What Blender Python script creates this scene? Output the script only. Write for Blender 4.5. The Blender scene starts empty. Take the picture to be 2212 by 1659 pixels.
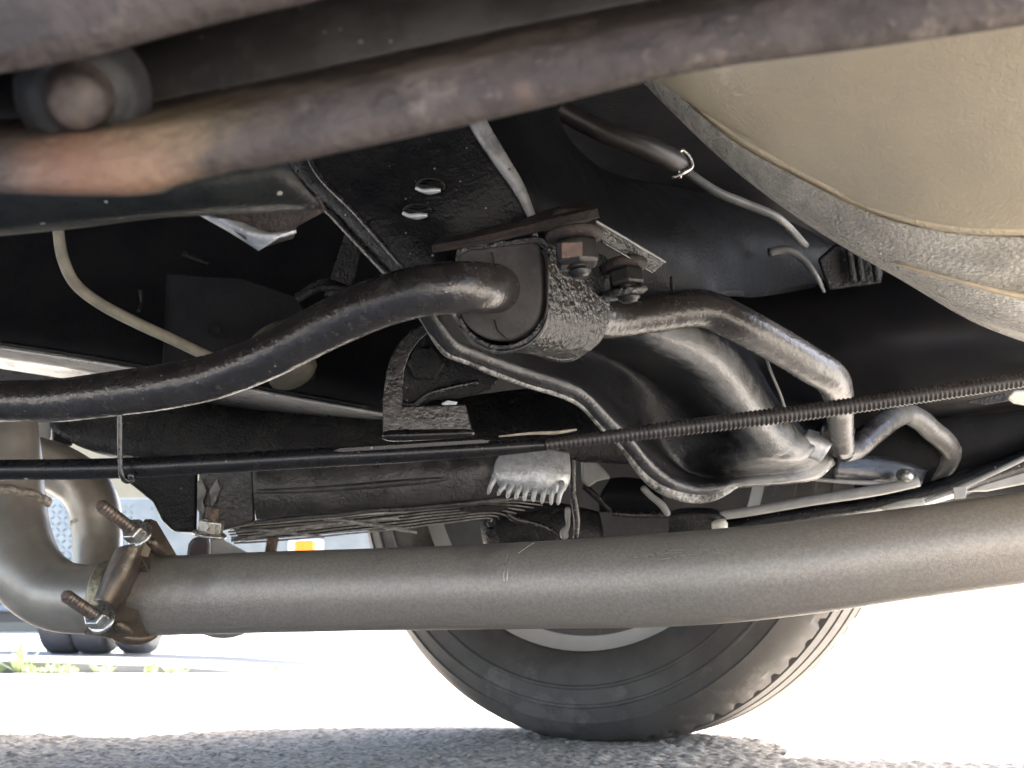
import bpy, bmesh, math, random
import numpy as np
from mathutils import Vector, noise
random.seed(7); rng = np.random.default_rng(7)
S = bpy.context.scene
COL = S.collection

# ---------------------------------------------------------------- camera, sky, sun, exposure
F, CX, CY = 2400.0, 1106.0, 829.5          # focal length and centre, in units of a 2212 px wide picture
DS = 1.436                                  # metres per depth unit used below
PITCH = 0.2095
CAM = Vector((0, 0, 0.134))
FW = Vector((0, math.cos(PITCH), math.sin(PITCH)))
UP = Vector((0, -math.sin(PITCH), math.cos(PITCH)))
RT = Vector((1, 0, 0))
cam = bpy.data.cameras.new('camera')
cam.sensor_width = 36; cam.lens = 36 * F / 2212
cam.clip_start = 0.01; cam.clip_end = 500
cam.dof.use_dof = True; cam.dof.focus_distance = 0.80; cam.dof.aperture_fstop = 15
cob = bpy.data.objects.new('camera', cam); COL.objects.link(cob)
cob.location = CAM; cob.rotation_euler = (math.pi / 2 + PITCH, 0, 0)
S.camera = cob

SUN_EL, SUN_AZ = math.radians(47), math.radians(54)     # azimuth from +Y towards +X
W = bpy.data.worlds.new('World'); S.world = W; W.use_nodes = True
nt = W.node_tree; bg = nt.nodes['Background']
sky = nt.nodes.new('ShaderNodeTexSky'); sky.sky_type = 'NISHITA'; sky.sun_disc = False
sky.sun_elevation = SUN_EL; sky.sun_rotation = SUN_AZ; sky.air_density = 0.75; sky.dust_density = 3.0; sky.ozone_density = 0.6
nt.links.new(sky.outputs['Color'], bg.inputs['Color']); bg.inputs['Strength'].default_value = 0.14
sl = bpy.data.lights.new('sun', 'SUN'); sl.energy = 5; sl.angle = math.radians(0.5); sl.color = (1, .97, .93)
so = bpy.data.objects.new('sun', sl); COL.objects.link(so)
sd = Vector((math.sin(SUN_AZ) * math.cos(SUN_EL), math.cos(SUN_AZ) * math.cos(SUN_EL), math.sin(SUN_EL)))
so.rotation_euler = sd.to_track_quat('Z', 'Y').to_euler(); so.location = sd * 8
S.view_settings.view_transform = 'Standard'; S.view_settings.look = 'None'
S.view_settings.exposure = 3.0; S.view_settings.gamma = 1
S.render.engine = 'CYCLES'
S.cycles.max_bounces = 10; S.cycles.diffuse_bounces = 6; S.cycles.glossy_bounces = 4
S.cycles.caustics_reflective = True
S.cycles.sample_clamp_indirect = 6

# ---------------------------------------------------------------- helpers
def U(px, py, d):
    d = d * DS
    return CAM + FW * d + RT * ((px - CX) / F * d) - UP * ((py - CY) / F * d)
def R(rpx, d): return rpx * d * DS / F

def NODE(t, ty, **kw):
    n = t.nodes.new(ty)
    for k, v in kw.items(): setattr(n, k, v)
    return n
def mat(name, c1, c2=None, s=60, c3=None, s3=15, t3=.55, rough=.5, rvar=.2, metal=0.0, bump=.3, bs=500, bd=.001,
        stretch=None, fleck=None, patches=(), coat=0.0, bump2=None, spec=.5):
    m = bpy.data.materials.new(name); m.use_nodes = True
    t = m.node_tree; L = t.links.new; b = t.nodes['Principled BSDF']
    tc = NODE(t, 'ShaderNodeTexCoord'); vec = tc.outputs['Object']
    if stretch:
        mp = NODE(t, 'ShaderNodeMapping'); mp.inputs['Scale'].default_value = stretch; L(vec, mp.inputs['Vector']); vec = mp.outputs['Vector']
    def nz(scale, detail=6, rgh=.6):
        n = NODE(t, 'ShaderNodeTexNoise'); n.inputs['Scale'].default_value = scale; n.inputs['Detail'].default_value = detail
        n.inputs['Roughness'].default_value = rgh; L(vec, n.inputs['Vector']); return n.outputs['Fac']
    def ramp(x, a, z):
        r = NODE(t, 'ShaderNodeMapRange', interpolation_type='SMOOTHSTEP'); r.inputs['From Min'].default_value = a; r.inputs['From Max'].default_value = z
        L(x, r.inputs['Value']); return r.outputs['Result']
    def mix(fac, a, z):
        x = NODE(t, 'ShaderNodeMix', data_type='RGBA')
        if isinstance(fac, float): x.inputs['Factor'].default_value = fac
        else: L(fac, x.inputs['Factor'])
        for v, i in ((a, 6), (z, 7)):
            if isinstance(v, tuple): x.inputs[i].default_value = (*v, 1)
            else: L(v, x.inputs[i])
        return x.outputs[2]
    c = mix(ramp(nz(s), .35, .65), c1, c2 or tuple(v * .6 for v in c1))
    if c3: c = mix(ramp(nz(s3, 8, .7), t3 - .06, t3 + .06), c, c3)
    for (p, rad, colr, amt) in patches:
        g = NODE(t, 'ShaderNodeNewGeometry'); dn = NODE(t, 'ShaderNodeVectorMath', operation='DISTANCE')
        L(g.outputs['Position'], dn.inputs[0]); dn.inputs[1].default_value = p
        ad = NODE(t, 'ShaderNodeMath', operation='MULTIPLY_ADD'); L(nz(55, 6, .65), ad.inputs[0]); ad.inputs[1].default_value = -rad * 2.4; L(dn.outputs['Value'], ad.inputs[2])
        f = ramp(ad.outputs[0], rad * .5, -rad * 1.0)
        ml = NODE(t, 'ShaderNodeMath', operation='MULTIPLY'); L(f, ml.inputs[0]); ml.inputs[1].default_value = amt
        c = mix(ml.outputs[0], c, colr)
    rbase = NODE(t, 'ShaderNodeMath', operation='MULTIPLY_ADD'); L(nz(s * 2.3), rbase.inputs[0]); rbase.inputs[1].default_value = rvar * 2; rbase.inputs[2].default_value = rough - rvar
    rr = rbase.outputs[0]
    if fleck:
        fc, fs, fth = fleck
        v = NODE(t, 'ShaderNodeTexVoronoi'); v.inputs['Scale'].default_value = fs; L(vec, v.inputs['Vector'])
        sm = NODE(t, 'ShaderNodeSeparateColor'); L(v.outputs['Color'], sm.inputs['Color'])
        th = NODE(t, 'ShaderNodeMath', operation='MULTIPLY'); L(sm.outputs['Red'], th.inputs[0]); L(sm.outputs['Green'], th.inputs[1])
        th2 = NODE(t, 'ShaderNodeMath', operation='MULTIPLY'); L(th.outputs[0], th2.inputs[0]); th2.inputs[1].default_value = fth
        lt = NODE(t, 'ShaderNodeMath', operation='LESS_THAN'); L(v.outputs['Distance'], lt.inputs[0]); L(th2.outputs[0], lt.inputs[1])
        gate = NODE(t, 'ShaderNodeMath', operation='GREATER_THAN'); L(sm.outputs['Blue'], gate.inputs[0]); gate.inputs[1].default_value = .45
        fm = NODE(t, 'ShaderNodeMath', operation='MULTIPLY'); L(lt.outputs[0], fm.inputs[0]); L(gate.outputs[0], fm.inputs[1])
        c = mix(fm.outputs[0], c, fc)
    L(c, b.inputs['Base Color']); L(rr, b.inputs['Roughness']); b.inputs['Metallic'].default_value = metal
    b.inputs['Coat Weight'].default_value = coat; b.inputs['Specular IOR Level'].default_value = spec
    if bump:
        bp = NODE(t, 'ShaderNodeBump'); bp.inputs['Strength'].default_value = bump; bp.inputs['Distance'].default_value = bd
        L(nz(bs, 4, .55), bp.inputs['Height'])
        if bump2:
            b2 = NODE(t, 'ShaderNodeBump'); b2.inputs['Strength'].default_value = bump2[0]; b2.inputs['Distance'].default_value = bump2[2]
            L(nz(bump2[1], 3, .5), b2.inputs['Height']); L(bp.outputs['Normal'], b2.inputs['Normal']); L(b2.outputs['Normal'], b.inputs['Normal'])
        else: L(bp.outputs['Normal'], b.inputs['Normal'])
    return m

WLOC = {}
def tag(o, label=None, cat=None, group=None, kind=None):
    if label: o['label'] = label
    if cat: o['category'] = cat
    if group: o['group'] = group
    if kind: o['kind'] = kind
    return o
def empty(name, loc, label, cat, group=None):
    o = bpy.data.objects.new(name, None); COL.objects.link(o); o.location = loc; WLOC[o] = Vector(loc)
    o.empty_display_size = .05
    return tag(o, label, cat, group)
def part(name, geo, m, parent=None, smooth=True, bevel=0, solid=0, sub=0, label=None, kind=None, auto=None):
    V, Fc = geo
    V = np.array(V, dtype=float)
    c = Vector((V.min(0) + V.max(0)) / 2)
    me = bpy.data.meshes.new(name); me.from_pydata((V - np.array(c)).tolist(), [], Fc); me.validate()
    bm = bmesh.new(); bm.from_mesh(me); bmesh.ops.recalc_face_normals(bm, faces=bm.faces)
    if auto:
        for e in bm.edges:
            if len(e.link_faces) == 2 and e.calc_face_angle(0) > math.radians(auto): e.smooth = False
    bm.to_mesh(me); bm.free()
    if smooth: me.polygons.foreach_set('use_smooth', [True] * len(me.polygons))
    me.materials.append(m)
    o = bpy.data.objects.new(name, me); COL.objects.link(o); WLOC[o] = c
    if parent is not None: o.parent = parent; o.location = c - WLOC[parent]
    else: o.location = c
    if solid:
        md = o.modifiers.new('solid', 'SOLIDIFY'); md.thickness = solid; md.offset = 0
    if sub:
        md = o.modifiers.new('sub', 'SUBSURF'); md.levels = sub; md.render_levels = sub
    if bevel:
        md = o.modifiers.new('bevel', 'BEVEL'); md.width = bevel; md.segments = 3; md.limit_method = 'ANGLE'; md.angle_limit = math.radians(35); md.harden_normals = True
        if not smooth: me.polygons.foreach_set('use_smooth', [True] * len(me.polygons))
    return tag(o, label, kind=kind)

def cr(P, n):                                   # Catmull-Rom through rows of P, n samples, roughly even in chord length
    P = np.array(P, float)
    if len(P) == 2: return P[0] + (P[1] - P[0]) * np.linspace(0, 1, n)[:, None]
    k = np.concatenate([[0], np.cumsum(np.maximum(1e-6, np.linalg.norm(np.diff(P[:, :3], axis=0), axis=1)))])
    t = np.linspace(0, k[-1], n); out = np.zeros((n, P.shape[1]))
    m = np.zeros_like(P)
    m[1:-1] = (P[2:] - P[:-2]) / (k[2:] - k[:-2])[:, None]; m[0] = (P[1] - P[0]) / (k[1] - k[0]); m[-1] = (P[-1] - P[-2]) / (k[-1] - k[-2])
    idx = np.clip(np.searchsorted(k, t, side='right') - 1, 0, len(P) - 2)
    h = (k[idx + 1] - k[idx]); u = ((t - k[idx]) / h)[:, None]; h = h[:, None]
    return (2*u**3-3*u**2+1)*P[idx] + (u**3-2*u**2+u)*h*m[idx] + (-2*u**3+3*u**2)*P[idx+1] + (u**3-u**2)*h*m[idx+1]
def W3(rows): return [[*U(p[0], p[1], p[2])] for p in rows]

def sweep(C, rad, segs=20, cap=True, shape=None):
    C = np.array(C, float); n = len(C)
    T = np.gradient(C, axis=0); T /= np.linalg.norm(T, axis=1)[:, None]
    a = np.array([0, 0, 1.0]) if abs(T[0][2]) < .9 else np.array([1.0, 0, 0])
    N = np.cross(T[0], a); N /= np.linalg.norm(N)
    V = []; Fc = []; ang = np.linspace(0, 2 * math.pi, segs, endpoint=False)
    for i in range(n):
        N = N - T[i] * (N @ T[i]); N /= np.linalg.norm(N); B = np.cross(T[i], N)
        rr = rad[i] if shape is None else rad[i] * shape(ang)
        V.append(C[i] + np.outer(np.cos(ang) * rr, N) + np.outer(np.sin(ang) * rr, B))
    V = np.concatenate(V)
    for i in range(n - 1):
        for j in range(segs):
            k = (j + 1) % segs
            Fc.append((i * segs + j, i * segs + k, (i + 1) * segs + k, (i + 1) * segs + j))
    if cap:
        Fc.append(tuple(range(segs))[::-1]); Fc.append(tuple(range((n - 1) * segs, n * segs)))
    return V, Fc
def longer(raw, P, L=.38, d0=None, d1=None):     # carry on past the edge of the view what is cut by it
    P = np.array(P, float)
    if len(P) > 2 and raw[0][0] <= -100:
        v = (P[0] - P[1])[:3] if d0 is None else d0; q = P[0].copy(); q[:3] += v / np.linalg.norm(v) * L; P = np.vstack([q, P])
    if len(P) > 2 and raw[-1][0] >= 2300:
        v = (P[-1] - P[-2])[:3] if d1 is None else d1; q = P[-1].copy(); q[:3] += v / np.linalg.norm(v) * L; P = np.vstack([P, q])
    return P
def tube(path, n=48, segs=22, ribs=None, wob=0.0, cap=True, shape=None, rnd=0):
    P = [[*U(p[0], p[1], p[2]), R(p[3], p[2])] for p in path]
    P0 = np.array(P); P = longer(path, P)
    if len(P) > len(P0): n = int(n * (np.linalg.norm(np.diff(P[:, :3], axis=0), axis=1).sum() / np.linalg.norm(np.diff(P0[:, :3], axis=0), axis=1).sum()))
    Q = cr(P, n); C, r = Q[:, :3], Q[:, 3].copy()
    if wob:
        for i in range(n): C[i] += np.array(noise.noise_vector(Vector(C[i]) * 25)) * wob
    if ribs:                                       # raised rings: per-sample pattern
        pat = np.array(ribs); r = r * pat[np.arange(n) % len(pat)]
    if rnd:                                        # rounded ends
        f = np.minimum(np.arange(n), np.arange(n)[::-1])
        for q in range(rnd): r[f == q] *= math.sqrt(max(.05, 1 - (1 - (q + .4) / rnd) ** 2))
    return sweep(C, r, segs, cap, shape)
def loft(rows, nu=60, k=4, world=False):
    A = [np.array(r if world else W3(r), float) for r in rows]
    d0 = sum(a[0] - a[1] for a in A); d1 = sum(a[-1] - a[-2] for a in A)
    Q = np.array([cr(longer(r, a, .38, d0, d1), nu) for r, a in zip(rows, A)])
    nr = len(rows)
    if k > 1:
        t = np.array([cr(Q[:, j], (nr - 1) * k + 1) for j in range(nu)]); Q = np.transpose(t, (1, 0, 2))
    nv = Q.shape[0]; V = Q.reshape(-1, 3)
    Fc = [(i * nu + j, i * nu + j + 1, (i + 1) * nu + j + 1, (i + 1) * nu + j) for i in range(nv - 1) for j in range(nu - 1)]
    return V, Fc
def prism(pts, d=None, thick=.01, ext=None, round_=0):
    P = np.array([[*U(p[0], p[1], p[2] if len(p) > 2 else d)] for p in pts])
    if ext is None: ext = (Vector(P.mean(0)) - CAM).normalized() * thick
    n = len(P); V = np.concatenate([P, P + np.array(ext)])
    Fc = [tuple(range(n))[::-1], tuple(range(n, 2 * n))] + [(i, (i + 1) % n, n + (i + 1) % n, n + i) for i in range(n)]
    return V, Fc
def lathe(c, axis, prof, n=32, mod=None, closed=False):          # prof: (radius, offset along the axis)
    c = Vector(c); axis = Vector(axis).normalized()
    a = Vector((0, 0, 1)) if abs(axis.z) < .9 else Vector((1, 0, 0))
    N = axis.cross(a).normalized(); B = axis.cross(N)
    V = []; Fc = []; m = len(prof)
    for i in range(n):
        t = 2 * math.pi * i / n; dirn = N * math.cos(t) + B * math.sin(t)
        for j, (r, o) in enumerate(prof):
            V.append(c + dirn * (r + (mod(i, j) if mod else 0)) + axis * o)
    for i in range(n):
        i2 = (i + 1) % n
        for j in range(m - 1): Fc.append((i * m + j, i2 * m + j, i2 * m + j + 1, i * m + j + 1))
    if not closed:
        if prof[0][0] > 1e-5: Fc.append(tuple(i * m for i in range(n)))
        if prof[-1][0] > 1e-5: Fc.append(tuple(i * m + m - 1 for i in range(n))[::-1])
    return [tuple(v) for v in V], Fc
def hexnut(c, axis, r, h):
    return lathe(c, axis, [(r * .86, 0), (r, h * .14), (r, h * .86), (r * .86, h)], 6)
def stud(a, b, r, pitch=.0030):                       # a threaded rod from a to b
    a = np.array(a); b = np.array(b); L = np.linalg.norm(b - a); n = max(8, int(L / pitch) * 4)
    C = a + (b - a) * np.linspace(0, 1, n)[:, None]; r_ = np.full(n, r); r_[2::4] *= .74; r_[3::4] *= .78; r_[0] = r_[-1] = r * .72
    return sweep(C, r_, 18)
def join(*gs):
    V = []; Fc = []
    for v, f in gs:
        o = len(V); V += [tuple(x) for x in v]; Fc += [tuple(i + o for i in q) for q in f]
    return V, Fc
def box(c, sx, sy, sz, rot=0):
    V = []
    for z in (-1, 1):
        for x, y in ((-1, -1), (1, -1), (1, 1), (-1, 1)):
            a, b = x * sx / 2, y * sy / 2
            V.append((c[0] + a * math.cos(rot) - b * math.sin(rot), c[1] + a * math.sin(rot) + b * math.cos(rot), c[2] + z * sz / 2))
    return V, [(3, 2, 1, 0), (4, 5, 6, 7), (0, 1, 5, 4), (1, 2, 6, 5), (2, 3, 7, 6), (3, 0, 4, 7)]

# ---------------------------------------------------------------- materials
rail_rust = [(U(290, 375, .207), .017, (.24, .135, .085), .8), (U(150, 350, .207), .013, (.17, .09, .06), .75),
             (U(400, 265, .215), .020, (.17, .13, .08), .6), (U(1130, 205, .207), .003, (.20, .12, .08), .3)]
M_rail = mat('weathered rusty steel', (.066, .053, .047), (.036, .030, .028), 60, (.115, .093, .080), 30, .58, spec=.2, rough=.72, bump=.9, bs=240, bd=.0022, bump2=(.5, 70, .003), patches=rail_rust)
M_black = mat('black chassis paint', (.008, .009, .011), (.014, .014, .015), 45, (.03, .028, .026), 28, .70, rough=.24, rvar=.10, spec=.2, bump=.7, bs=420, bd=.0014, bump2=(.5, 110, .003), fleck=((.25, .25, .25), 230, .22))  # pale flecks in the colour imitate glints on wet paint
M_blackwet = mat('thick glossy undercoat', (.008, .0085, .010), (.014, .014, .015), 60, rough=.15, rvar=.05, spec=.7, bump=.8, bs=260, bd=.0035, bump2=(.6, 110, .004))
M_edge = mat('worn glossy black edge', (.03, .03, .031), (.012, .012, .013), 90, (.12, .12, .12), 110, .62, rough=.22, rvar=.08, spec=.6, bump=.5, bs=300, bd=.001)
M_arm = mat('black stamped steel with painted bounce light', (.035, .037, .041), (.022, .023, .026), 35, (.07, .068, .065), 18, .68, rough=.24, rvar=.08, spec=.6, bump=.5, bs=420, bd=.0012, bump2=(.3, 110, .002),
    patches=[(U(x, y, d), r, (.22, .222, .22), .7) for x, y, d, r in ((1470, 722, .59, .022), (1535, 765, .60, .026), (1600, 835, .62, .030), (1655, 915, .64, .032), (1705, 985, .67, .034), (1765, 1000, .70, .038), (1640, 1037, .69, .022))])  # grey patches paint bounce light onto the arm's shoulder
M_bluegrey = mat('dusty grey black paint', (.010, .011, .013), (.006, .0065, .008), 30, (.022, .023, .026), 40, .66, rough=.42, spec=.14, bump=.6, bs=650, bd=.0012, stretch=(1, 1, .5))
M_bar = mat('worn black bar paint and painted bounce light', (.028, .025, .024), (.017, .015, .015), 50, (.062, .054, .049), 70, .62, rough=.25, rvar=.10, spec=.75, bump=.4, bs=420, bd=.0009, bump2=(.4, 120, .0018), fleck=((.13, .12, .11), 300, .28),
    patches=[(U(x, y, d), r, (.19, .185, .178), .75) for x, y, d, r in ((1650, 745, .61, .02), (1720, 790, .62, .03), (1790, 830, .64, .035), (1822, 900, .68, .04), (1960, 910, .75, .05), (2030, 960, .765, .05))])  # grey patches paint bounce light onto the bar's right end and link
M_rubber = mat('dusty black rubber', (.050, .046, .044), (.034, .031, .030), 60, (.11, .10, .095), 45, .66, rough=.55, spec=.3, bump=.4, bs=600, bd=.0009)
M_rustbr = mat('brown rusted bracket', (.042, .031, .027), (.021, .018, .018), 90, (.085, .055, .04), 60, .64, rough=.6, spec=.3, bump=.8, bs=450, bd=.0015)
M_rustnut = mat('rust brown bolt', (.17, .105, .075), (.085, .06, .05), 120, (.24, .14, .095), 90, .62, rough=.6, bump=.7, bs=600, bd=.0010)
M_nut = mat('oily dark nut', (.05, .046, .045), (.03, .03, .03), 90, rough=.33, metal=.5, bump=.5, bs=500, bd=.0008)
M_zinc = mat('bright zinc plated nut', (.55, .54, .51), (.38, .36, .33), 160, (.2, .15, .1), 120, .64, rough=.3, metal=.85, bump=.2, bs=700, bd=.0004)
M_exh = mat('grey brown exhaust pipe steel', (.355, .32, .278), (.285, .257, .224), 420, (.235, .21, .182), 9, .60, rough=.38, rvar=.08, metal=.4, bump=.6, bs=1000, bd=.0006)
M_bend = mat('heat tinted steel pipe', (.40, .365, .315), (.30, .275, .24), 22, (.22, .18, .14), 30, .68, rough=.40, metal=.5, bump=.35, bs=900, bd=.0005)
M_weld = mat('rough weld bead', (.42, .37, .30), (.22, .19, .16), 140, rough=.5, metal=.6, bump=.9, bs=400, bd=.002)
M_clamp = mat('brown plated clamp steel', (.19, .145, .105), (.115, .092, .072), 60, (.27, .22, .165), 45, .62, rough=.42, metal=.6, bump=.35, bs=500, bd=.0008)
M_thread = mat('grimy threaded steel', (.24, .20, .165), (.12, .10, .085), 120, (.36, .24, .17), 80, .6, rough=.42, metal=.6, bump=.3, bs=700, bd=.0005)
M_tank = mat('beige undercoated sheet metal', (.42, .355, .25), (.365, .315, .23), 9, rough=.36, rvar=.10, coat=.15, bump=.5, bs=620, bd=.0010, bump2=(.3, 130, .0016))
M_crink = mat('crinkled grey undercoat', (.44, .41, .355), (.30, .28, .24), 30, (.44, .42, .38), 40, .64, rough=.28, rvar=.1, bump=1.0, bs=330, bd=.0035, stretch=(1, 1, 2.4))
M_crease = mat('yellowed sealant ridge', (.47, .385, .26), (.42, .355, .255), 60, rough=.5, bump=.8, bs=420, bd=.0016)
M_plast = mat('black plastic tube', (.007, .007, .008), (.012, .011, .011), 50, rough=.28, rvar=.1, spec=.45, bump=.08, bs=300, bd=.0004, fleck=((.2, .17, .14), 200, .2))
M_sleeve = mat('dusty corrugated sleeve', (.032, .027, .026), (.02, .018, .018), 90, rough=.42, bump=.1, bs=600, bd=.0003)
M_tan = mat('peeling tan tape', (.38, .33, .27), (.25, .21, .17), 120, rough=.6, bump=.4, bs=500, bd=.0008)
M_hose = mat('olive rubber hose', (.27, .25, .19), (.19, .175, .135), 70, rough=.6, bump=.4, bs=500, bd=.0007)
M_alu = mat('pale cast aluminium', (.60, .62, .64), (.42, .44, .46), 120, (.30, .29, .27), 60, .66, rough=.4, metal=.45, bump=.7, bs=320, bd=.0015)
M_case = mat('grimy dark cast case', (.020, .0195, .0195), (.012, .012, .013), 45, (.055, .052, .047), 35, .66, rough=.3, rvar=.15, spec=.25, bump=.9, bs=380, bd=.0018, bump2=(.5, 90, .003))
M_dark = mat('dark underbody paint', (.009, .010, .013), (.015, .015, .017), 20, rough=.6, bump=.4, bs=200, bd=.002, spec=.12)
M_litflange = mat('rail flange with painted ground light', (.60, .59, .56), (.48, .47, .45), 60, (.10, .095, .09), 20, .66, rough=.32, metal=.5, bump=.4, bs=350, bd=.001, stretch=(.4, 1, 1))  # pale colour stands in for ground light on the rail's underside
M_satin = mat('satin grey paint', (.30, .30, .29), (.22, .22, .215), 40, rough=.42, bump=.2, bs=500, bd=.0006)
M_white = mat('pale plastic and painted sunlight', (.66, .64, .55), (.56, .54, .46), 60, rough=.4, bump=.1, bs=400, bd=.0005)
M_tyre = mat('dusty tyre rubber', (.095, .086, .078), (.065, .06, .055), 22, (.14, .127, .113), 11, .58, rough=.62, rvar=.1, bump=.25, bs=500, bd=.0008)
M_rim = mat('silver wheel paint', (.62, .605, .57), (.54, .53, .49), 12, (.42, .40, .36), 30, .68, rough=.42, metal=.1, bump=.1, bs=300, bd=.0005)

# ---------------------------------------------------------------- the setting
M_asph = mat('grey asphalt aggregate', (.27, .255, .235), (.15, .142, .133), 190, (.40, .37, .33), 150, .62, rough=.8, bump=.5, bs=900, bd=.001)
M_conc = mat('pale concrete paving', (.50, .485, .455), (.44, .425, .40), 4, (.40, .38, .35), 1.3, .64, rough=.85, bump=.3, bs=120, bd=.002)
M_gutter = mat('old grey kerb', (.24, .23, .215), (.18, .175, .165), 6, rough=.85, bump=.4, bs=80, bd=.003)
def stones(m, sc):
    t = m.node_tree; b = t.nodes['Principled BSDF']; old = b.inputs['Base Color'].links[0].from_socket
    tc = NODE(t, 'ShaderNodeTexCoord'); v = NODE(t, 'ShaderNodeTexVoronoi'); v.inputs['Scale'].default_value = sc
    t.links.new(tc.outputs['Object'], v.inputs['Vector'])
    r = NODE(t, 'ShaderNodeValToRGB'); t.links.new(v.outputs['Color'], r.inputs['Fac'])
    el = r.color_ramp.elements; el[0].position = .15; el[0].color = (.29, .262, .222, 1); el[1].position = .9; el[1].color = (.84, .75, .62, 1)
    e = el.new(.45); e.color = (.56, .505, .425, 1)
    x = NODE(t, 'ShaderNodeMix', data_type='RGBA'); x.inputs['Factor'].default_value = .75
    t.links.new(old, x.inputs[6]); t.links.new(r.outputs['Color'], x.inputs[7]); t.links.new(x.outputs[2], b.inputs['Base Color'])
stones(M_asph, 210)
g = part('ground', ([(-250, -250, -.004), (250, -250, -.004), (250, 250, -.004), (-250, 250, -.004)], [(0, 1, 2, 3)]), M_conc, kind='structure')
# near asphalt: pressed stones as relief
x0, x1, y0, y1, st = -1.1, 1.0, .74, 1.46, .0027
nx, ny = int((x1 - x0) / st), int((y1 - y0) / st)
H = np.zeros((ny, nx)); N_P = 70000
pxs = rng.uniform(0, nx, N_P); pys = rng.uniform(0, ny, N_P); prs = rng.gamma(4, .22, N_P) + .6; phs = rng.uniform(.5, 1.0, N_P)
for a, b, r, h in zip(pxs, pys, prs, phs):
    i0, i1, j0, j1 = max(0, int(b - r)), min(ny, int(b + r) + 2), max(0, int(a - r)), min(nx, int(a + r) + 2)
    yy, xx = np.mgrid[i0:i1, j0:j1]
    q = 1 - ((xx - a) ** 2 + (yy - b) ** 2) / (r * r)
    z = np.where(q > 0, np.sqrt(np.maximum(q, 0)) * r * st * .6 * h, 0)
    H[i0:i1, j0:j1] = np.maximum(H[i0:i1, j0:j1], z)
edge = np.minimum(1, np.minimum.outer(np.minimum(np.arange(ny), np.arange(ny)[::-1]), np.minimum(np.arange(nx), np.arange(nx)[::-1])) / 6.0)
H = H * edge
X, Y = np.meshgrid(x0 + np.arange(nx) * st, y0 + np.arange(ny) * st)
V = np.stack([X, Y, H], -1).reshape(-1, 3)
ii, jj = np.meshgrid(np.arange(ny - 1), np.arange(nx - 1), indexing='ij')
Q = np.stack([ii * nx + jj, ii * nx + jj + 1, (ii + 1) * nx + jj + 1, (ii + 1) * nx + jj], -1).reshape(-1, 4)
me = bpy.data.meshes.new('asphalt'); me.vertices.add(len(V)); me.vertices.foreach_set('co', V.ravel())
me.loops.add(Q.size); me.loops.foreach_set('vertex_index', Q.ravel().astype(np.int32))
me.polygons.add(len(Q)); me.polygons.foreach_set('loop_start', np.arange(0, Q.size, 4)); me.polygons.foreach_set('loop_total', np.full(len(Q), 4))
me.update(); me.validate(); me.polygons.foreach_set('use_smooth', [True] * len(Q)); me.materials.append(M_asph)
asph = bpy.data.objects.new('asphalt', me); COL.objects.link(asph); tag(asph, kind='structure')
# asphalt yard around the relief patch (same road, flat), laid as four strips that butt against it
def strip(a, b, c, d): return [(a, b, 0), (c, b, 0), (c, d, 0), (a, d, 0)], [(0, 1, 2, 3)]
part('road', join(strip(-6, -6, 6, y0 + .003), strip(-6, y0 + .003, x0 + .003, y1 - .008), strip(x1 - .008, y0 + .003, 6, y1 - .008), strip(-6, y1 - .008, 6, 2.4)), M_asph, kind='structure')
# low kerb beyond, added for its shaded face, dropping to road level on the right, with the raised pavement behind it
KH = .036
kx = [-9, -2.2, -1.6, -1.2, -.9, -.66, -.4, 2]; kh = [KH, KH, KH, KH * .75, KH * .45, 0.0, -.003, -.003]
kv = []; kf = []
for x, h in zip(kx, kh): kv += [(x, 3.06, -.004), (x, 3.062, h - .004), (x, 3.072, h), (x, 3.22, h)]
for i in range(len(kx) - 1):
    for q in range(3): kf.append((i * 4 + q, i * 4 + 4 + q, i * 4 + 5 + q, i * 4 + 1 + q))
part('shade_kerb', (kv, kf), M_gutter, kind='structure', smooth=False)
pv = []; pf = []
for x, h in zip(kx, kh): pv += [(x, 3.22, h), (x, 30, h)]
for i in range(len(kx) - 1): pf.append((2 * i, 2 * i + 2, 2 * i + 3, 2 * i + 1))
part('pavement', (pv, pf), M_conc, kind='structure', smooth=False)
# ---------------------------------------------------------------- the car
LONG = Vector((math.cos(math.radians(15)), -math.sin(math.radians(15)), 0)); LAT = Vector((math.sin(math.radians(15)), math.cos(math.radians(15)), 0))
car = empty('car', (.2, .8, 0), 'underside of a car with rusty rail, black suspension and grey exhaust pipe', 'car')
FARO = Vector((0, 1.60, 0))                       # a point under the far sill
def CB(l0, l1, a0, a1, z0, z1):                   # a box in the car's own directions
    V = []
    for z in (z0, z1):
        for l, a in ((l0, a0), (l1, a0), (l1, a1), (l0, a1)):
            p = FARO + LONG * l + LAT * a; V.append((p.x, p.y, z))
    return V, [(3, 2, 1, 0), (4, 5, 6, 7), (0, 1, 5, 4), (1, 2, 6, 5), (2, 3, 7, 6), (3, 0, 4, 7)]
CL0, CL1, NEAR = -1.9, 0.92, -1.40  # unseen ends of the shell placed to let sunlight underneath
M_body = mat('dark car body paint', (.03, .032, .036), (.03, .032, .036), 20, rough=.3, bump=0)
body = part('body', join(CB(CL0, CL1, NEAR, 0, .66, 1.25), CB(CL0, CL1, -.05, 0, .50, .66), CB(CL0, CL1, NEAR, NEAR + .04, .36, .66)), M_body, car, smooth=False, bevel=.01)
part('floor_pan', CB(CL0 + .01, CL1 - .01, NEAR + .045, -.055, .63, .658), M_dark, car, smooth=False)

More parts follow.
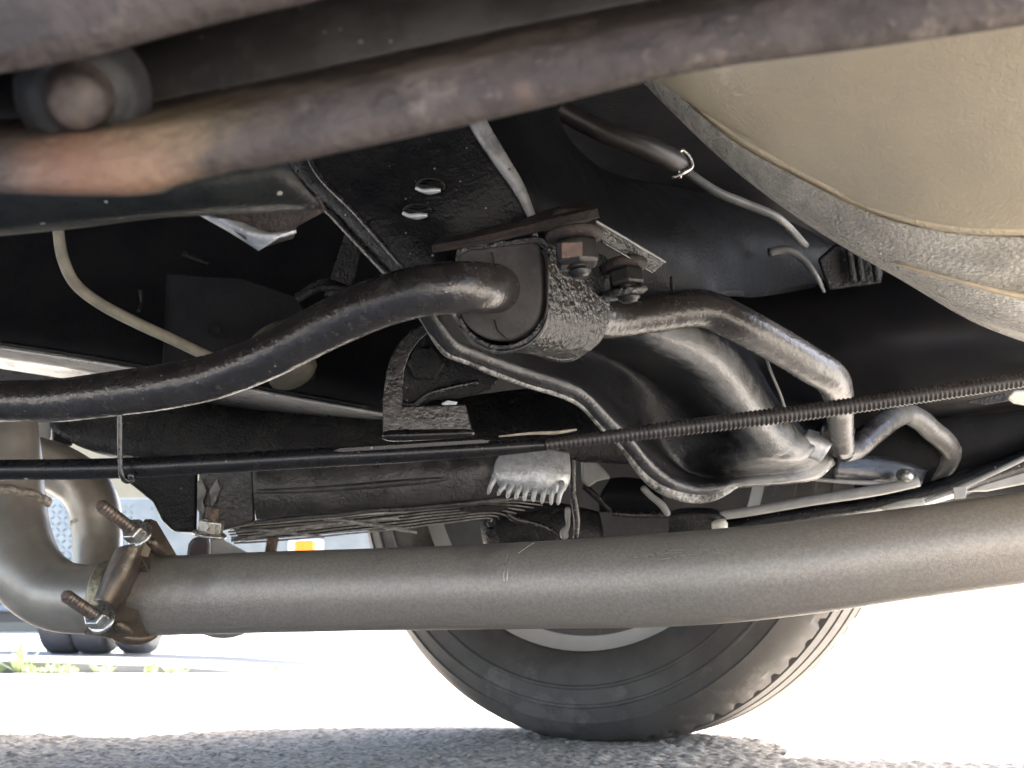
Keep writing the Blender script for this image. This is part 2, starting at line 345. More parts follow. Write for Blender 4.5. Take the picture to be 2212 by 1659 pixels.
# rusty foreground rail
xs = [-150, 350, 850, 1350, 1850, 2400]
def row(pts, d): return [(x, y, d if not callable(d) else d(x)) for x, y in pts]
def corners(rows, e=.08):                          # hold each corner with a row just before and after it
    out = [rows[0]]
    for q in range(1, len(rows) - 1):
        for (o, t) in ((q - 1, e), (None, 0), (q + 1, e)):
            if o is None: out.append(rows[q]); continue
            A, B = cr(rows[q], 60), cr(rows[o], 60)
            out.append([tuple(v) for v in (A + (B - A) * t)[::3]] + [tuple(A[-1] + (B[-1] - A[-1]) * t)])
    out.append(rows[-1]); return out
rail = part('frame_rail', loft(corners([
    row([(-150, -20), (120, -60), (460, -140), (1100, -280), (1900, -450), (2400, -560)], .186),
    row([(-150, 165), (120, 128), (460, 40), (1100, -100), (1900, -280), (2400, -390)], .188),
    row([(-150, 172), (120, 136), (460, 48), (1100, -92), (1900, -270), (2400, -380)], .246),
    row([(-150, 262), (120, 250), (460, 195), (1100, 60), (1560, -30), (1900, -105), (2400, -205)], .240),
    row([(-150, 322), (120, 309), (460, 262), (1100, 128), (1560, 36), (1900, -34), (2400, -134)], .209),
    row([(-150, 402), (120, 410), (345, 408), (405, 374), (620, 341), (1100, 239), (1490, 146), (1900, 90), (2400, 12)], .205),
    row([(-150, 406), (120, 414), (345, 411), (412, 377), (620, 344), (1100, 242), (1490, 149), (1900, 93), (2400, 16)], .228),
]), 140, 2), M_rail, car, solid=.002, label='blurred rusty steel rail across the top with orange rust patch')
part('rail_channel', loft([
    row([(-150, 174, ), (120, 138), (460, 50), (1100, -90), (1900, -268), (2400, -378)], .2425),
    row([(-150, 205), (120, 175), (460, 95), (1100, -35), (1900, -205), (2400, -315)], .2385),
    row([(-150, 240), (120, 220), (460, 150), (1100, 18), (1900, -150), (2400, -255)], .2365),
    row([(-150, 268), (120, 256), (460, 200), (1100, 65), (1560, -25), (1900, -100), (2400, -200)], .2365)], 90, 5),
    mat('dark channel paint', (.020, .0195, .0195), (.040, .037, .035), 14, (.07, .066, .063), 9, .60, rough=.55, rvar=.1, spec=.4, bump=.4, bs=160, bd=.002, fleck=((.2, .19, .18), 200, .2)), rail, solid=.001)
bd = (U(155, 250, .20) - U(165, 120, .25)).normalized()
part('washer', lathe(U(182, 196, .222), bd, [(.016, -.004), (.0185, .002), (.0185, .005), (.0145, .010), (.013, .012)], 28), mat('dusty collar', (.055, .055, .056), (.02, .02, .021), 40, rough=.6, bump=.5, bs=200, bd=.002), rail)
part('bolt', lathe(U(170, 204, .216), bd, [(.0095, 0), (.0098, .003), (.0085, .005), (.0082, .009), (.0068, .0115), (.003, .0125), (0, .0126)], 24), mat('pale rust bolt', (.085, .066, .056), (.035, .03, .028), 110, rough=.6, bump=.4, bs=300, bd=.001), rail, label='rusty bolt end in a dark collar')

# dark inner panel under the rail
inner = part('inner_panel', loft([
    [(-160, 330, .33), (350, 330, .33), (600, 300, .34)], [(-160, 410, .325), (350, 405, .325), (618, 352, .335)],
    [(-160, 505, .33), (150, 483, .335), (330, 462, .335), (470, 455, .34), (690, 440, .35)],
    [(-160, 507, .40), (150, 484, .40), (330, 463, .40), (470, 456, .40), (690, 440, .40)]], 60, 4), 
    mat('flecked black panel', (.009, .010, .0095), (.016, .017, .016), 60, spec=.18, rough=.34, bump=.5, bs=350, bd=.001, fleck=((.28, .27, .24), 190, .30)), car, solid=.0015)
part('torn_bracket', prism([(440, 455, .40), (600, 445, .40), (690, 420, .41), (705, 455, .41), (640, 490, .41), (635, 515, .41), (600, 525, .41), (555, 540, .41), (520, 510, .40)], thick=.006), M_rustbr, car, bevel=.0012)
part('bracket_lip', loft([[(428, 460, .402), (500, 500, .403), (560, 540, .405)], [(470, 470, .398), (540, 505, .399), (600, 515, .401)], [(520, 482, .402), (580, 505, .402), (640, 500, .404)]], 20, 5), M_alu, car, solid=.002)  # pale lip painted in place of a wet highlight

# ---- crossmember with black face and grey side
cross = part('crossmember', loft([
    [(600, 200, .545), (622, 350, .54), (735, 470, .525), (845, 590, .512), (905, 680, .51)],
    [(640, 200, .538), (660, 350, .533), (770, 470, .518), (868, 580, .508), (930, 665, .506)],
    [(760, 200, .535), (780, 350, .528), (860, 450, .515), (930, 530, .506), (985, 600, .503)],
    [(900, 200, .53), (930, 330, .522), (1000, 430, .512), (1060, 510, .515), (1100, 590, .535)],
    [(1010, 200, .522), (1045, 300, .516), (1105, 400, .51), (1150, 480, .515), (1190, 590, .54)]], 60, 6), M_black, car, solid=.003)
part('face_edge', tube([(592, 200, .546, 9), (616, 350, .541, 9), (730, 478, .526, 8), (842, 598, .512, 8)], 40, 12), M_edge, cross)
part('edge_lip', tube([(650, 200, .536, 6), (672, 350, .531, 7), (775, 468, .516, 6), (872, 580, .507, 6)], 40, 10), M_edge, cross)
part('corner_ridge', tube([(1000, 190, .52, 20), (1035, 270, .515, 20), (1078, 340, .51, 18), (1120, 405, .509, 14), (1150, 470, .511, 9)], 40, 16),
     mat('corner edge with painted highlight', (.30, .305, .31), (.14, .143, .148), 60, rough=.3, bump=.4, bs=300, bd=.001, fleck=((.02, .02, .02), 90, .3)), cross)  # grey colour imitates the highlight along the glossy edge
for (a, b) in ((930, 402), (902, 456)):
    part('slot', lathe(U(a, b, .511), (U(a, b, .511) - CAM).normalized(), [(.0013, .0), (.0085, .0), (.0095, -.0010), (.0105, .0)], 24), M_blackwet, cross).scale = (1.0, 1.0, .42)
    part('slot_lip', tube([(a - 32, b + 4, .5095, 4), (a - 18, b + 10, .509, 5), (a, b + 11, .509, 8), (a + 22, b + 9, .509, 4)], 14, 10), M_alu, cross)
side = part('crossmember_side', loft([
    [(1020, 190, .522), (1075, 330, .512), (1135, 440, .512), (1185, 560, .535), (1230, 660, .565)],
    [(1090, 190, .53), (1130, 330, .522), (1190, 440, .52), (1260, 560, .545), (1310, 660, .575)],
    [(1150, 190, .55), (1190, 300, .545), (1260, 420, .545), (1370, 540, .56), (1440, 650, .59)],
    [(1190, 190, .58), (1215, 285, .58), (1300, 375, .585), (1480, 500, .60), (1560, 640, .61)],
    [(1190, 190, .62), (1212, 287, .62), (1292, 372, .63), (1440, 410, .66), (1610, 500, .68), (1650, 640, .70)],
    [(1195, 190, .68), (1222, 292, .68), (1310, 372, .69), (1600, 440, .74), (1790, 530, .78), (1830, 606, .81)]], 50, 6), M_bluegrey, car, solid=.003)
part('slot', tube([(1450, 598, .572, 4), (1453, 628, .578, 5)], 8, 10, rnd=2), M_dark, side)

# ---- stabiliser bar
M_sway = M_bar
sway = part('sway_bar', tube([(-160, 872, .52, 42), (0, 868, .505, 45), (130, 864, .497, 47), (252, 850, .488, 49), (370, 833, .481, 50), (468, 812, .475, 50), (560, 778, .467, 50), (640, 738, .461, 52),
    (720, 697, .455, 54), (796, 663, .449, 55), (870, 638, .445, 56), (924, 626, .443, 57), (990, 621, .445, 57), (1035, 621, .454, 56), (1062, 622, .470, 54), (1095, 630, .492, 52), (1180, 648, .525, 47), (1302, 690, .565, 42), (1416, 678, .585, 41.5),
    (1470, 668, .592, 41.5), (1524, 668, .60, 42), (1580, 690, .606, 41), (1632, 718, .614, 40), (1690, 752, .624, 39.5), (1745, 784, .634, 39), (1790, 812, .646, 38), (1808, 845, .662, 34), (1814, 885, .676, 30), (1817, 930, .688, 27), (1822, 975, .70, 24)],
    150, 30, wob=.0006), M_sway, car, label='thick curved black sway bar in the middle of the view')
axs = (U(1215, 668, .522) - U(1075, 640, .478))
def dshape(cx, cy, w, top, n=26):
    pts = [(cx - w, cy - 20), (cx - w, cy - 50), (cx - w + 1, cy - 80), (cx - w + 6, top + 14), (cx - w + 26, top + 3), (cx + w - 22, top - 14), (cx + w - 8, top - 8), (cx + w - 1, top + 8), (cx + w, cy - 80), (cx + w, cy - 50), (cx + w, cy - 20)]
    for k in range(n + 1):
        t = math.pi * k / n; pts.append((cx + w * math.cos(t), cy + w * 1.0 * math.sin(t)))
    return pts
br = part('bushing_bracket', join(), M_black, car) if False else None
strap_out = dshape(1083, 652, 104, 524); strap_in = dshape(1083, 652, 93, 540)
n = len(strap_out)
P0 = np.array([[*U(a, b, .475)] for a, b in strap_out]); P1 = np.array([[*U(a, b, .475)] for a, b in strap_in]); E_ = np.array(axs)
Vb = np.concatenate([P0, P1, P0 + E_, P1 + E_]); Fb = []
for i in range(n):
    j = (i + 1) % n
    Fb += [(i, j, n + j, n + i), (2 * n + i, 3 * n + i, 3 * n + j, 2 * n + j), (i, 2 * n + i, 2 * n + j, j), (n + i, n + j, 3 * n + j, 3 * n + i)]
strap = part('bushing_bracket', (Vb, Fb), M_blackwet, car, bevel=.001, label='black strap bracket around the rubber bushing')
bush = part('bushing', prism(dshape(1077, 644, 92, 535), .4745, ext=axs * .6), M_rubber, strap, bevel=.003, label='rubber bushing gripping the sway bar')
part('bushing_slit', tube([(1118 - 55, 545, .4735, 1.6), (1066, 560, .4732, 1.6), (1068, 575, .4732, 1.4)], 10, 6), M_dark, strap)
part('bushing_slit', tube([(1068, 690, .4732, 1.6), (1075, 712, .4732, 1.6), (1098, 735, .4735, 1.4)], 10, 6), M_dark, strap)
part('strap_flange', tube([(1172, 540, .4745, 7), (1181, 560, .474, 7), (1182, 620, .474, 6), (1180, 670, .474, 5), (1170, 705, .475, 3)], 30, 12, shape=lambda a: 1 - .45 * np.abs(np.sin(a))), M_rustbr, strap)
part('strap_rim', tube([(1186, 660, .4755, 4), (1176, 705, .4755, 5), (1140, 745, .4755, 5), (1083, 760, .4755, 5), (1030, 745, .4755, 5), (992, 705, .4755, 4)], 40, 10), M_edge, strap)
part('rear_rim', tube([(1299, 600, .522, 7), (1302, 660, .522, 7), (1295, 712, .522, 7), (1268, 752, .522, 7), (1225, 776, .52, 7), (1165, 765, .508, 5), (1100, 742, .49, 3)], 40, 12), M_edge, strap)
# mounting plate with its bolts
plate = part('mounting_plate', loft([
    [(935, 546, .474), (1040, 528, .472), (1115, 512, .471), (1194, 494, .472), (1296, 470, .476)],
    [(932, 534, .473), (1040, 514, .471), (1115, 496, .470), (1194, 477, .471), (1293, 454, .475)],
    [(945, 520, .50), (1040, 500, .50), (1115, 482, .50), (1194, 452, .50), (1270, 440, .50)]], 40, 3), M_rustbr, car, solid=.002, bevel=.0008, label='rust brown edge of the mounting plate')
part('plate_gusset', prism([(1285, 476, .478), (1437, 566, .53), (1412, 590, .532), (1300, 520, .482)], thick=.004), M_blackwet, plate, bevel=.001)
part('gusset_edge', tube([(1288, 478, .477, 2.5), (1360, 520, .50, 3), (1437, 566, .528, 2)], 30, 8, wob=.0007), M_satin, plate)
part('gusset_edge', tube([(1300, 522, .481, 3), (1355, 554, .50, 3), (1412, 590, .531, 2.5)], 20, 8), M_edge, plate)
part('plate_lug', prism([(1190, 470, .476), (1200, 450, .48), (1285, 446, .48), (1296, 470, .477), (1230, 492, .474)], thick=.012), M_rustbr, plate, bevel=.002)
def bolt_set(cx, y_top, y_bot, y_tip, d, rn, rs, par, mw, mn, ms):
    a = U(cx, y_top, d); b = U(cx + 6, y_bot, d - .002); ax = (b - a); L = ax.length; ax.normalize()
    part('washer', lathe(a - ax * .006, ax, [(R(rn * 1.22, d), 0), (R(rn * 1.28, d), .0012), (R(rn * 1.2, d), .0045), (R(rn * .9, d), .0055)], 28), M_rustbr, par)
    nb = part('nut', hexnut(a - ax * .0005, ax, R(rn, d), L), mn, par, smooth=False, bevel=.0009)
    part('stud', stud(b - ax * .002, U(cx + 10, y_tip, d - .003), R(rs, d)), ms, par)
bolt_set(1243, 522, 578, 597, .463, 50, 26, plate, M_rustnut, M_nut, M_nut)
part('rust_face', prism([(1213, 524, .4435), (1258, 522, .4435), (1258, 553, .4435), (1213, 558, .4435)], thick=.002), M_rustnut, plate, bevel=.0006)
bolt_set(1350, 586, 622, 652, .512, 40, 24, plate, M_nut, M_nut, M_nut)
part('flange_washer', lathe(U(1348, 630, .512), (U(1352, 645, .512) - U(1348, 620, .512)), [(R(50, .51), -.002), (R(52, .51), .001), (R(42, .51), .003)], 28), M_blackwet, plate)

# ---- lower control arm (stamped pan)
dd = lambda a, b: (lambda x: a + (b - a) * (x - 900) / 900)
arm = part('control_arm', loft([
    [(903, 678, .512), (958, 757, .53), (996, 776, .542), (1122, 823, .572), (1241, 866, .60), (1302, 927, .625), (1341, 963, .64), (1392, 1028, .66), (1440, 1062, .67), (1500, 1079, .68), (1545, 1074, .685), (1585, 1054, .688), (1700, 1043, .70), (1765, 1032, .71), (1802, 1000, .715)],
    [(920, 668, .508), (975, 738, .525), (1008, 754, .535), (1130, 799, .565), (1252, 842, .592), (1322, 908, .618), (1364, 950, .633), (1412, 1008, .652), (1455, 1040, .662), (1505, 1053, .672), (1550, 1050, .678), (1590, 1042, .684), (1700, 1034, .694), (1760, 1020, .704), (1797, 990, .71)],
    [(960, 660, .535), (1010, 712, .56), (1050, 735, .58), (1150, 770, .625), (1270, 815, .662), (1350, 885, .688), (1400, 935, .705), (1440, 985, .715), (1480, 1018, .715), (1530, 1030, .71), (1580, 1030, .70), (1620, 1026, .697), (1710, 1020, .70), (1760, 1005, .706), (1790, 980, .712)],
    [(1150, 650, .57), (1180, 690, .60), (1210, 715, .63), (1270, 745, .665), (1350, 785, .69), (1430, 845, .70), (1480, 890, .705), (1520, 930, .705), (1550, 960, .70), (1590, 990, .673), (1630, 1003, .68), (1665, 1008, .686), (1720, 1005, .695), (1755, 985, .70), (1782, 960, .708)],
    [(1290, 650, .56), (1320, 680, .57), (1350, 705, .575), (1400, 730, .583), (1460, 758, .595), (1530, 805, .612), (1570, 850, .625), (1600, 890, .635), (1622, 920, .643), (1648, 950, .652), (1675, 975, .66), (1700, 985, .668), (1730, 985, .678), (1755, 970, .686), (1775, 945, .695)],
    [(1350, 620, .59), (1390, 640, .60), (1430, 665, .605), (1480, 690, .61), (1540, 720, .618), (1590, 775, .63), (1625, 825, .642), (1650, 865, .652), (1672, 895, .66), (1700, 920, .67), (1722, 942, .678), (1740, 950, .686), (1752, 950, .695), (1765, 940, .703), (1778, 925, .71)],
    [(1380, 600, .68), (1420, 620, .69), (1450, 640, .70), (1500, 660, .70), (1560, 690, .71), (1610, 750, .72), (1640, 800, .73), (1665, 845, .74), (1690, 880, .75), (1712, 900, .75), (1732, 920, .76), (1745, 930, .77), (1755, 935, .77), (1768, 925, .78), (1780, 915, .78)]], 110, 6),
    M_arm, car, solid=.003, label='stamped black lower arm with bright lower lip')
part('arm_lip', tube([(903, 678, .512, 6), (958, 757, .53, 7), (996, 777, .542, 8), (1122, 824, .572, 7), (1241, 867, .60, 6), (1302, 928, .625, 6), (1341, 964, .64, 7), (1392, 1025, .659, 11), (1440, 1056, .669, 15), (1500, 1070, .678, 16), (1545, 1066, .684, 14), (1590, 1048, .688, 7)], 90, 14, wob=.0012),
     mat('flange lip with painted shine', (.34, .34, .33), (.14, .14, .14), 110, (.035, .035, .035), 50, .54, rough=.3, metal=.3, bump=1.0, bs=260, bd=.003), arm)  # pale colour imitates wet shine and bounce light on the lip
part('arm_pad', loft([[(1700, 970, .69), (1740, 985, .69), (1772, 998, .69)], [(1735, 945, .688), (1768, 955, .688), (1792, 968, .688)], [(1745, 930, .70), (1778, 940, .70), (1800, 952, .70)]], 14, 5), M_alu, arm, solid=.003)

# ---- corrugated cable and the black tube it leaves
tb = part('conduit', tube([(-160, 1019, .50, 22), (0, 1015, .50, 22.5), (250, 1012, .50, 22.5), (500, 999, .502, 22), (708, 988, .503, 21.5), (900, 978, .504, 20), (1050, 969, .505, 18), (1150, 963, .506, 14), (1186, 961, .506, 12)], 90, 20, wob=.0003), M_plast, car, label='smooth black tube below the sway bar')
N_R = 484
part('corrugated_sleeve', tube([(1178, 961, .505, 12.5), (1300, 946, .506, 15), (1416, 931, .507, 17), (1600, 908, .508, 18), (1800, 882, .509, 18), (2000, 852, .508, 17.5), (2212, 820, .507, 17), (2400, 790, .507, 17)], N_R, 18, ribs=[1.02, 1.02, .89, .89]), M_sleeve, tb, label='ribbed black sleeve running to the right')
part('peeling_wrap', tube([(1080, 942, .500, 4), (1140, 938, .499, 6), (1200, 937, .499, 8), (1246, 928, .499, 5)], 20, 8, shape=lambda a: 1 - .5 * np.abs(np.sin(a)), wob=.0015), M_tan, tb)
part('seam_lip', prism([(715, 975, .498), (735, 967, .498), (1040, 948, .50), (1060, 950, .50), (1055, 958, .50), (740, 978, .498)], thick=.002), M_plast, tb, bevel=.0006)
part('wire_clip', prism([(46, 1010, .4965), (58, 1008, .4965), (60, 1036, .497), (52, 1037, .497)], thick=.001), M_tan, tb)
hk = part('wire_hook', tube([(259, 880, .487, 6), (259, 940, .487, 6), (260, 1000, .487, 6), (263, 1025, .487, 6.5), (272, 1038, .489, 7), (285, 1036, .492, 6), (290, 1024, .496, 5)], 40, 12, ribs=[1, .96]), M_edge, car)
part('hook_eye', lathe(U(282, 1028, .488), -FW, [(R(8, .49), 0), (R(8, .49), .001), (R(4, .49), .0018)], 16), M_edge, hk)

# ---- exhaust
ex = part('exhaust_pipe', tube([(284, 1287, .6395, 72), (292, 1287, .639, 80), (312, 1287, .638, 84), (420, 1284, .636, 85), (600, 1278, .630, 86.5), (800, 1273, .622, 87.5), (1000, 1268, .610, 90), (1200, 1262, .595, 94), (1400, 1254, .577, 99), (1576, 1242, .56, 101), (1760, 1222, .548, 100), (1946, 1197, .54, 97), (2100, 1176, .535, 97), (2300, 1150, .53, 97), (2420, 1136, .53, 97)], 120, 48), M_exh, car, label='long grey brown exhaust pipe across the lower half')
for k in range(7):
    a0 = 1085 + k * 3 + random.uniform(-3, 3); y_ = 1205 + k * 7 + random.uniform(-6, 6); dd_ = .6035 - .0375 + abs(1268 - y_) * .00012
for (pts) in ([(1090, 1262), (1088, 1240), (1092, 1215), (1098, 1195)], [(1095, 1255), (1097, 1232), (1103, 1210)], [(1120, 1195), (1140, 1180), (1155, 1172)],
              [(1370, 1205), (1430, 1192), (1490, 1186), (1550, 1187)], [(1395, 1203), (1440, 1195), (1480, 1193)], [(1420, 1210), (1500, 1197), (1555, 1194)]):
    out = []
    for (a, b) in pts:                              # lie on the front of the pipe
        tt = (a - 1000) / 576; cyy = 1268 - 26 * tt - 6 * tt * (1 - tt) * 0; rr_ = 90 + 11 * tt; dc = .61 - .05 * tt
        h = max(-.95, min(.95, (b - cyy) / rr_)); out.append((a, b, dc - rr_ * dc / F * math.sqrt(1 - h * h) - .0002, .8))
    part('scratch', tube(out, 14, 6), M_zinc, ex)
# clamp at its left end
A_ = (U(520, 1280, .633) - U(290, 1287, .640)).normalized()         # along the pipe
def UP_(px, py, d=.628): return (px, py, d)
z7 = lambda x, y, d=.615: (x * .36, 973.3 + y * .36, d)
cl = part('exhaust_clamp', join(
    prism([z7(865, 410, .66), z7(905, 425, .66), z7(1030, 640, .655), z7(900, 690, .635), z7(850, 730, .62), z7(800, 640, .615), z7(805, 520, .63)], ext=A_ * .006),
    prism([z7(640, 915, .60), z7(700, 930, .60), z7(790, 960, .61), z7(845, 1105, .625), z7(745, 1130, .62), z7(640, 1128, .612), z7(500, 1100, .60), z7(495, 1085, .60), z7(600, 1020, .596)], ext=A_ * .006),
    ), M_clamp, car, bevel=.0015, label='brown two bolt clamp on the pipe joint')
part('saddle_bar', loft([[z7(700, 590, .607), z7(632, 740, .60), z7(566, 905, .592)], [z7(760, 570, .598), z7(690, 740, .590), z7(615, 905, .584)], [z7(835, 560, .60), z7(760, 750, .593), z7(665, 930, .588)],
    [z7(870, 600, .62), z7(800, 760, .612), z7(700, 960, .606)], [z7(880, 660, .64), z7(830, 780, .632), z7(770, 1000, .63)]], 24, 5), M_clamp, cl, solid=.002)
part('clamp_band', lathe(U(283, 1290, .640) - A_ * .012, A_, [(R(86, .64), 0), (R(89, .64), .003), (R(89, .64), .012), (R(80, .64), .015), (R(78, .64), .02)], 48), mat('dark brown band', (.06, .048, .04), (.04, .033, .03), 40, (.16, .12, .09), 30, .62, rough=.42, metal=.6, bump=.3, bs=400, bd=.001), cl)  # dark brown band at the pipe end
part('clamp_strap', tube([(228, 1348, .612, 12), (244, 1366, .616, 16), (268, 1378, .62, 19), (296, 1381, .625, 19), (324, 1374, .632, 16), (346, 1360, .64, 10)], 36, 14, shape=lambda a: 1 - .3 * np.abs(np.sin(a))), M_clamp, cl)
part('pressed_rib', tube([z7(905, 530, .628) + (10,), z7(930, 575, .632) + (13,), z7(985, 615, .638) + (8,)], 16, 12, rnd=3), M_clamp, cl)
part('pressed_rib', tube([z7(690, 1030, .602) + (9,), z7(740, 1065, .607) + (13,), z7(790, 1095, .612) + (7,)], 16, 12, rnd=3), M_clamp, cl)
part('clamp_tab', prism([z7(870, 555, .606), z7(905, 590, .606), z7(890, 640, .608), z7(825, 630, .606), z7(850, 590, .605)], thick=.004), mat('pale worn tab', (.42, .33, .22), (.3, .24, .17), 80, rough=.45, metal=.4, bump=.3, bs=400, bd=.0006), cl, bevel=.0008)
for (tx, ty, bx, by, dt, db) in ((600, 325, 815, 490, .576, .600), (392, 868, 590, 1005, .566, .590)):
    tip = Vector(U(*z7(tx, ty, dt))); base = Vector(U(*z7(bx, by, db))); ax = (tip - base).normalized()
    part('stud', stud(base, tip, R(14, db), .0036), M_thread, cl)
    part('stud_tip', lathe(tip - ax * .0005, ax, [(R(11, db), 0), (R(10, db), .0012), (R(5, db), .0018)], 18), M_rustnut, cl)
    part('nut', hexnut(base - ax * .003, ax, R(27, db), .010), M_zinc, cl, smooth=False, bevel=.0008)
    part('washer', lathe(base - ax * .006, ax, [(R(29, db), 0), (R(31, db), .0008), (R(31, db), .002), (R(27, db), .003)], 28), M_zinc, cl)
# bends that feed it
bend = part('exhaust_bend', tube([(6, 862, .712, 66), (10, 930, .70, 68), (14, 1000, .695, 72), (20, 1090, .685, 75), (32, 1170, .672, 77), (62, 1240, .66, 78), (115, 1282, .652, 76), (175, 1294, .646, 74), (230, 1292, .643, 74), (275, 1289, .64, 74)], 70, 40), M_bend, car, label='pale bent exhaust pipe at left edge')
c0 = U(20, 1092, .685); c1 = U(22, 1120, .681)
wc = []
for i in range(60):
    t = i / 60 * 2 * math.pi
    wc.append(t)
axb = (c1 - c0).normalized()
Nn = axb.cross(Vector((0, 1, 0))).normalized(); Bb = axb.cross(Nn)
wp = np.array([np.array(c0 + (Nn * math.cos(t) + Bb * math.sin(t)) * R(76, .685) + axb * (.004 * math.sin(t * 2 + 1) + .003 * noise.noise(Vector((t * 3, 1, 0))))) for t in np.linspace(0, 2 * math.pi, 90)])
part('weld_bead', sweep(wp, R(10, .685) * (1 + .35 * np.array([noise.noise(Vector((t * 1.1, 3, 0))) for t in range(90)])), 12), M_weld, bend)
part('bend_ripple', lathe(U(222, 1291, .643), A_, [(R(75, .643), 0), (R(79, .643), .003), (R(75.5, .643), .006), (R(80, .643), .010), (R(76, .643), .014)], 40), mat('buckled yellowed steel', (.40, .34, .23), (.22, .18, .12), 70, (.5, .44, .3), 50, .6, rough=.4, metal=.5, bump=.8, bs=250, bd=.002), bend)
bd2 = part('crossover_pipe', tube([(-160, 1000, .80, 53), (0, 990, .79, 53), (70, 995, .78, 53), (130, 1015, .775, 53), (180, 1050, .77, 53), (204, 1095, .765, 53), (209, 1130, .763, 52), (211, 1180, .758, 51), (214, 1250, .745, 51), (216, 1290, .735, 51)], 70, 36), M_bend, car, label='second grey pipe arching down behind the bent one')
part('weld_bead', lathe(U(209, 1128, .764), (U(211, 1180, .758) - U(208, 1110, .765)), [(R(51, .764), -.004), (R(55, .764), -.001), (R(54, .764), .002), (R(51, .764), .004)], 36), M_weld, bd2)

part('heat_shield', prism([(-160, 890, .86), (111, 905, .86), (111, 950, .86), (66, 952, .86), (40, 930, .86), (-160, 925, .86)], thick=.02), M_satin, car, bevel=.003)
part('flange_block', prism([(112, 900, .84), (160, 915, .84), (157, 967, .84), (112, 957, .84)], thick=.03), M_bluegrey, car, bevel=.004)
# U-bolt behind the pipe
ub = part('hanger_bracket', prism([z7(1130, 560, .70), z7(1160, 520, .70), z7(1250, 515, .70), z7(1260, 560, .70), z7(1258, 700, .70), z7(1110, 700, .70)], thick=.03), mat('dark red brown bracket', (.055, .035, .035), (.035, .026, .026), 60, rough=.35, bump=.3, bs=400, bd=.001), car, bevel=.003)
part('bracket_wing', prism([z7(1262, 530, .705), z7(1330, 530, .705), z7(1540, 640, .71), z7(1540, 720, .71), z7(1262, 720, .705)], thick=.004), M_satin, ub, bevel=.001)
part('stud', stud(U(*z7(1262, 480, .70)), U(*z7(1285, 340, .70)), R(17, .70), .0016), M_thread, ub)
part('nut', hexnut(U(*z7(1258, 495, .70)), U(*z7(1275, 400, .70)) - U(*z7(1258, 495, .70)), R(29, .70), .013), M_zinc, ub, smooth=False, bevel=.001)
part('washer', lathe(U(*z7(1256, 512, .70)), U(*z7(1275, 400, .70)) - U(*z7(1258, 495, .70)), [(R(36, .7), 0), (R(37, .7), .002), (R(30, .7), .004)], 28), M_zinc, ub)
part('bolt', stud(U(*z7(1615, 650, .72)), U(*z7(1640, 520, .72)), R(13, .72), .0016), M_rustnut, ub)
part('drain_plug', lathe(U(484, 1345, .70), Vector((0, 0, -1)), [(.024, -.02), (.026, -.006), (.0245, .003), (.018, .0105), (.008, .0135), (0, .014)], 32), M_satin, ex, label='pale rounded plug under the pipe')

# ---- left interior: frame rail, hose, bracket with big bolt
inn = part('inner_rail', loft([
    [(-180, 420, .78), (300, 420, .80), (700, 430, .82), (1000, 440, .84)], [(-180, 600, .74), (300, 640, .755), (700, 680, .77), (1000, 700, .80)],
    [(-180, 728, .70), (0, 747, .70), (270, 788, .705), (796, 884, .72), (900, 905, .725)]], 40, 4), M_dark, car, solid=.003)
part('rail_flange', loft([[(-180, 730, .699), (0, 752, .70), (270, 794, .704), (796, 889, .719), (900, 908, .724)], [(-180, 770, .755), (0, 793, .757), (270, 836, .76), (650, 901, .76), (900, 912, .75)]], 40, 2), M_litflange, inn, solid=.003, label='bright flat strip behind the sway bar, ground light painted in')
part('rail_lip', tube([(-180, 722, .694, 6), (0, 742, .694, 6), (270, 784, .70, 6), (796, 880, .715, 6)], 30, 10), M_black, inn)
part('rail_cover', prism([(360, 590, .69), (520, 600, .69), (640, 640, .70), (690, 720, .71), (680, 820, .71), (350, 790, .695), (355, 700, .69)], thick=.006), M_dark, inn, bevel=.002)
part('rail_hole', lathe(U(462, 712, .6895), -FW, [(R(15, .69), -.001), (R(16, .69), .0004), (R(13, .69), .0006), (R(12, .69), -.0006), (0, -.0006)], 20), M_dark, inn)
part('rail_stud', tube([(303, 625, .69, 5), (306, 655, .69, 4), (300, 672, .685, 5)], 12, 8), M_case, inn)
part('rail_tab', tube([(395, 548, .69, 5), (425, 560, .69, 4), (452, 570, .69, 3)], 12, 8), M_case, inn)
part('rubber_hose', tube([(115, 430, .60, 12), (125, 490, .60, 12), (135, 555, .603, 12.5), (162, 612, .607, 12.5), (215, 655, .612, 12.5), (290, 695, .62, 12.5), (370, 732, .63, 12), (450, 770, .64, 12), (560, 820, .66, 12)], 60, 16), M_hose, car, label='thin olive hose hanging at left')
part('filter_can', lathe(U(622, 785, .66), (U(640, 830, .66) - U(590, 740, .67)), [(R(55, .66), -.03), (R(57, .66), .0), (R(54, .66), .012), (R(40, .66), .017), (0, .018)], 36), mat('dull olive can', (.11, .105, .08), (.07, .066, .052), 60, rough=.5, bump=.3, bs=300, bd=.001), car)
z5 = lambda x, y, d: (707.8 + x * .36, 619.4 + y * .36, d)
ear = part('mount_ear', prism([z5(340, 560, .62), z5(420, 360, .62), z5(560, 260, .62), z5(680, 280, .62), z5(800, 330, .62), z5(900, 420, .625), z5(1030, 560, .63), z5(980, 620, .63), z5(800, 670, .625), z5(640, 680, .62), z5(520, 720, .62), z5(440, 700, .62)], thick=.03), M_black, car, bevel=.003)
part('bolt_head', hexnut(U(*z5(590, 460, .617)), -(U(*z5(590, 460, .617)) - CAM), R(41, .617), .010), M_case, ear, smooth=False, bevel=.001, label='large hexagon bolt head in the shade')
part('ear_rib', tube([z5(450, 700, .612) + (7,), z5(520, 705, .612) + (7,), z5(610, 640, .612) + (6,), z5(900, 570, .618) + (6,)], 30, 10), M_edge, ear)
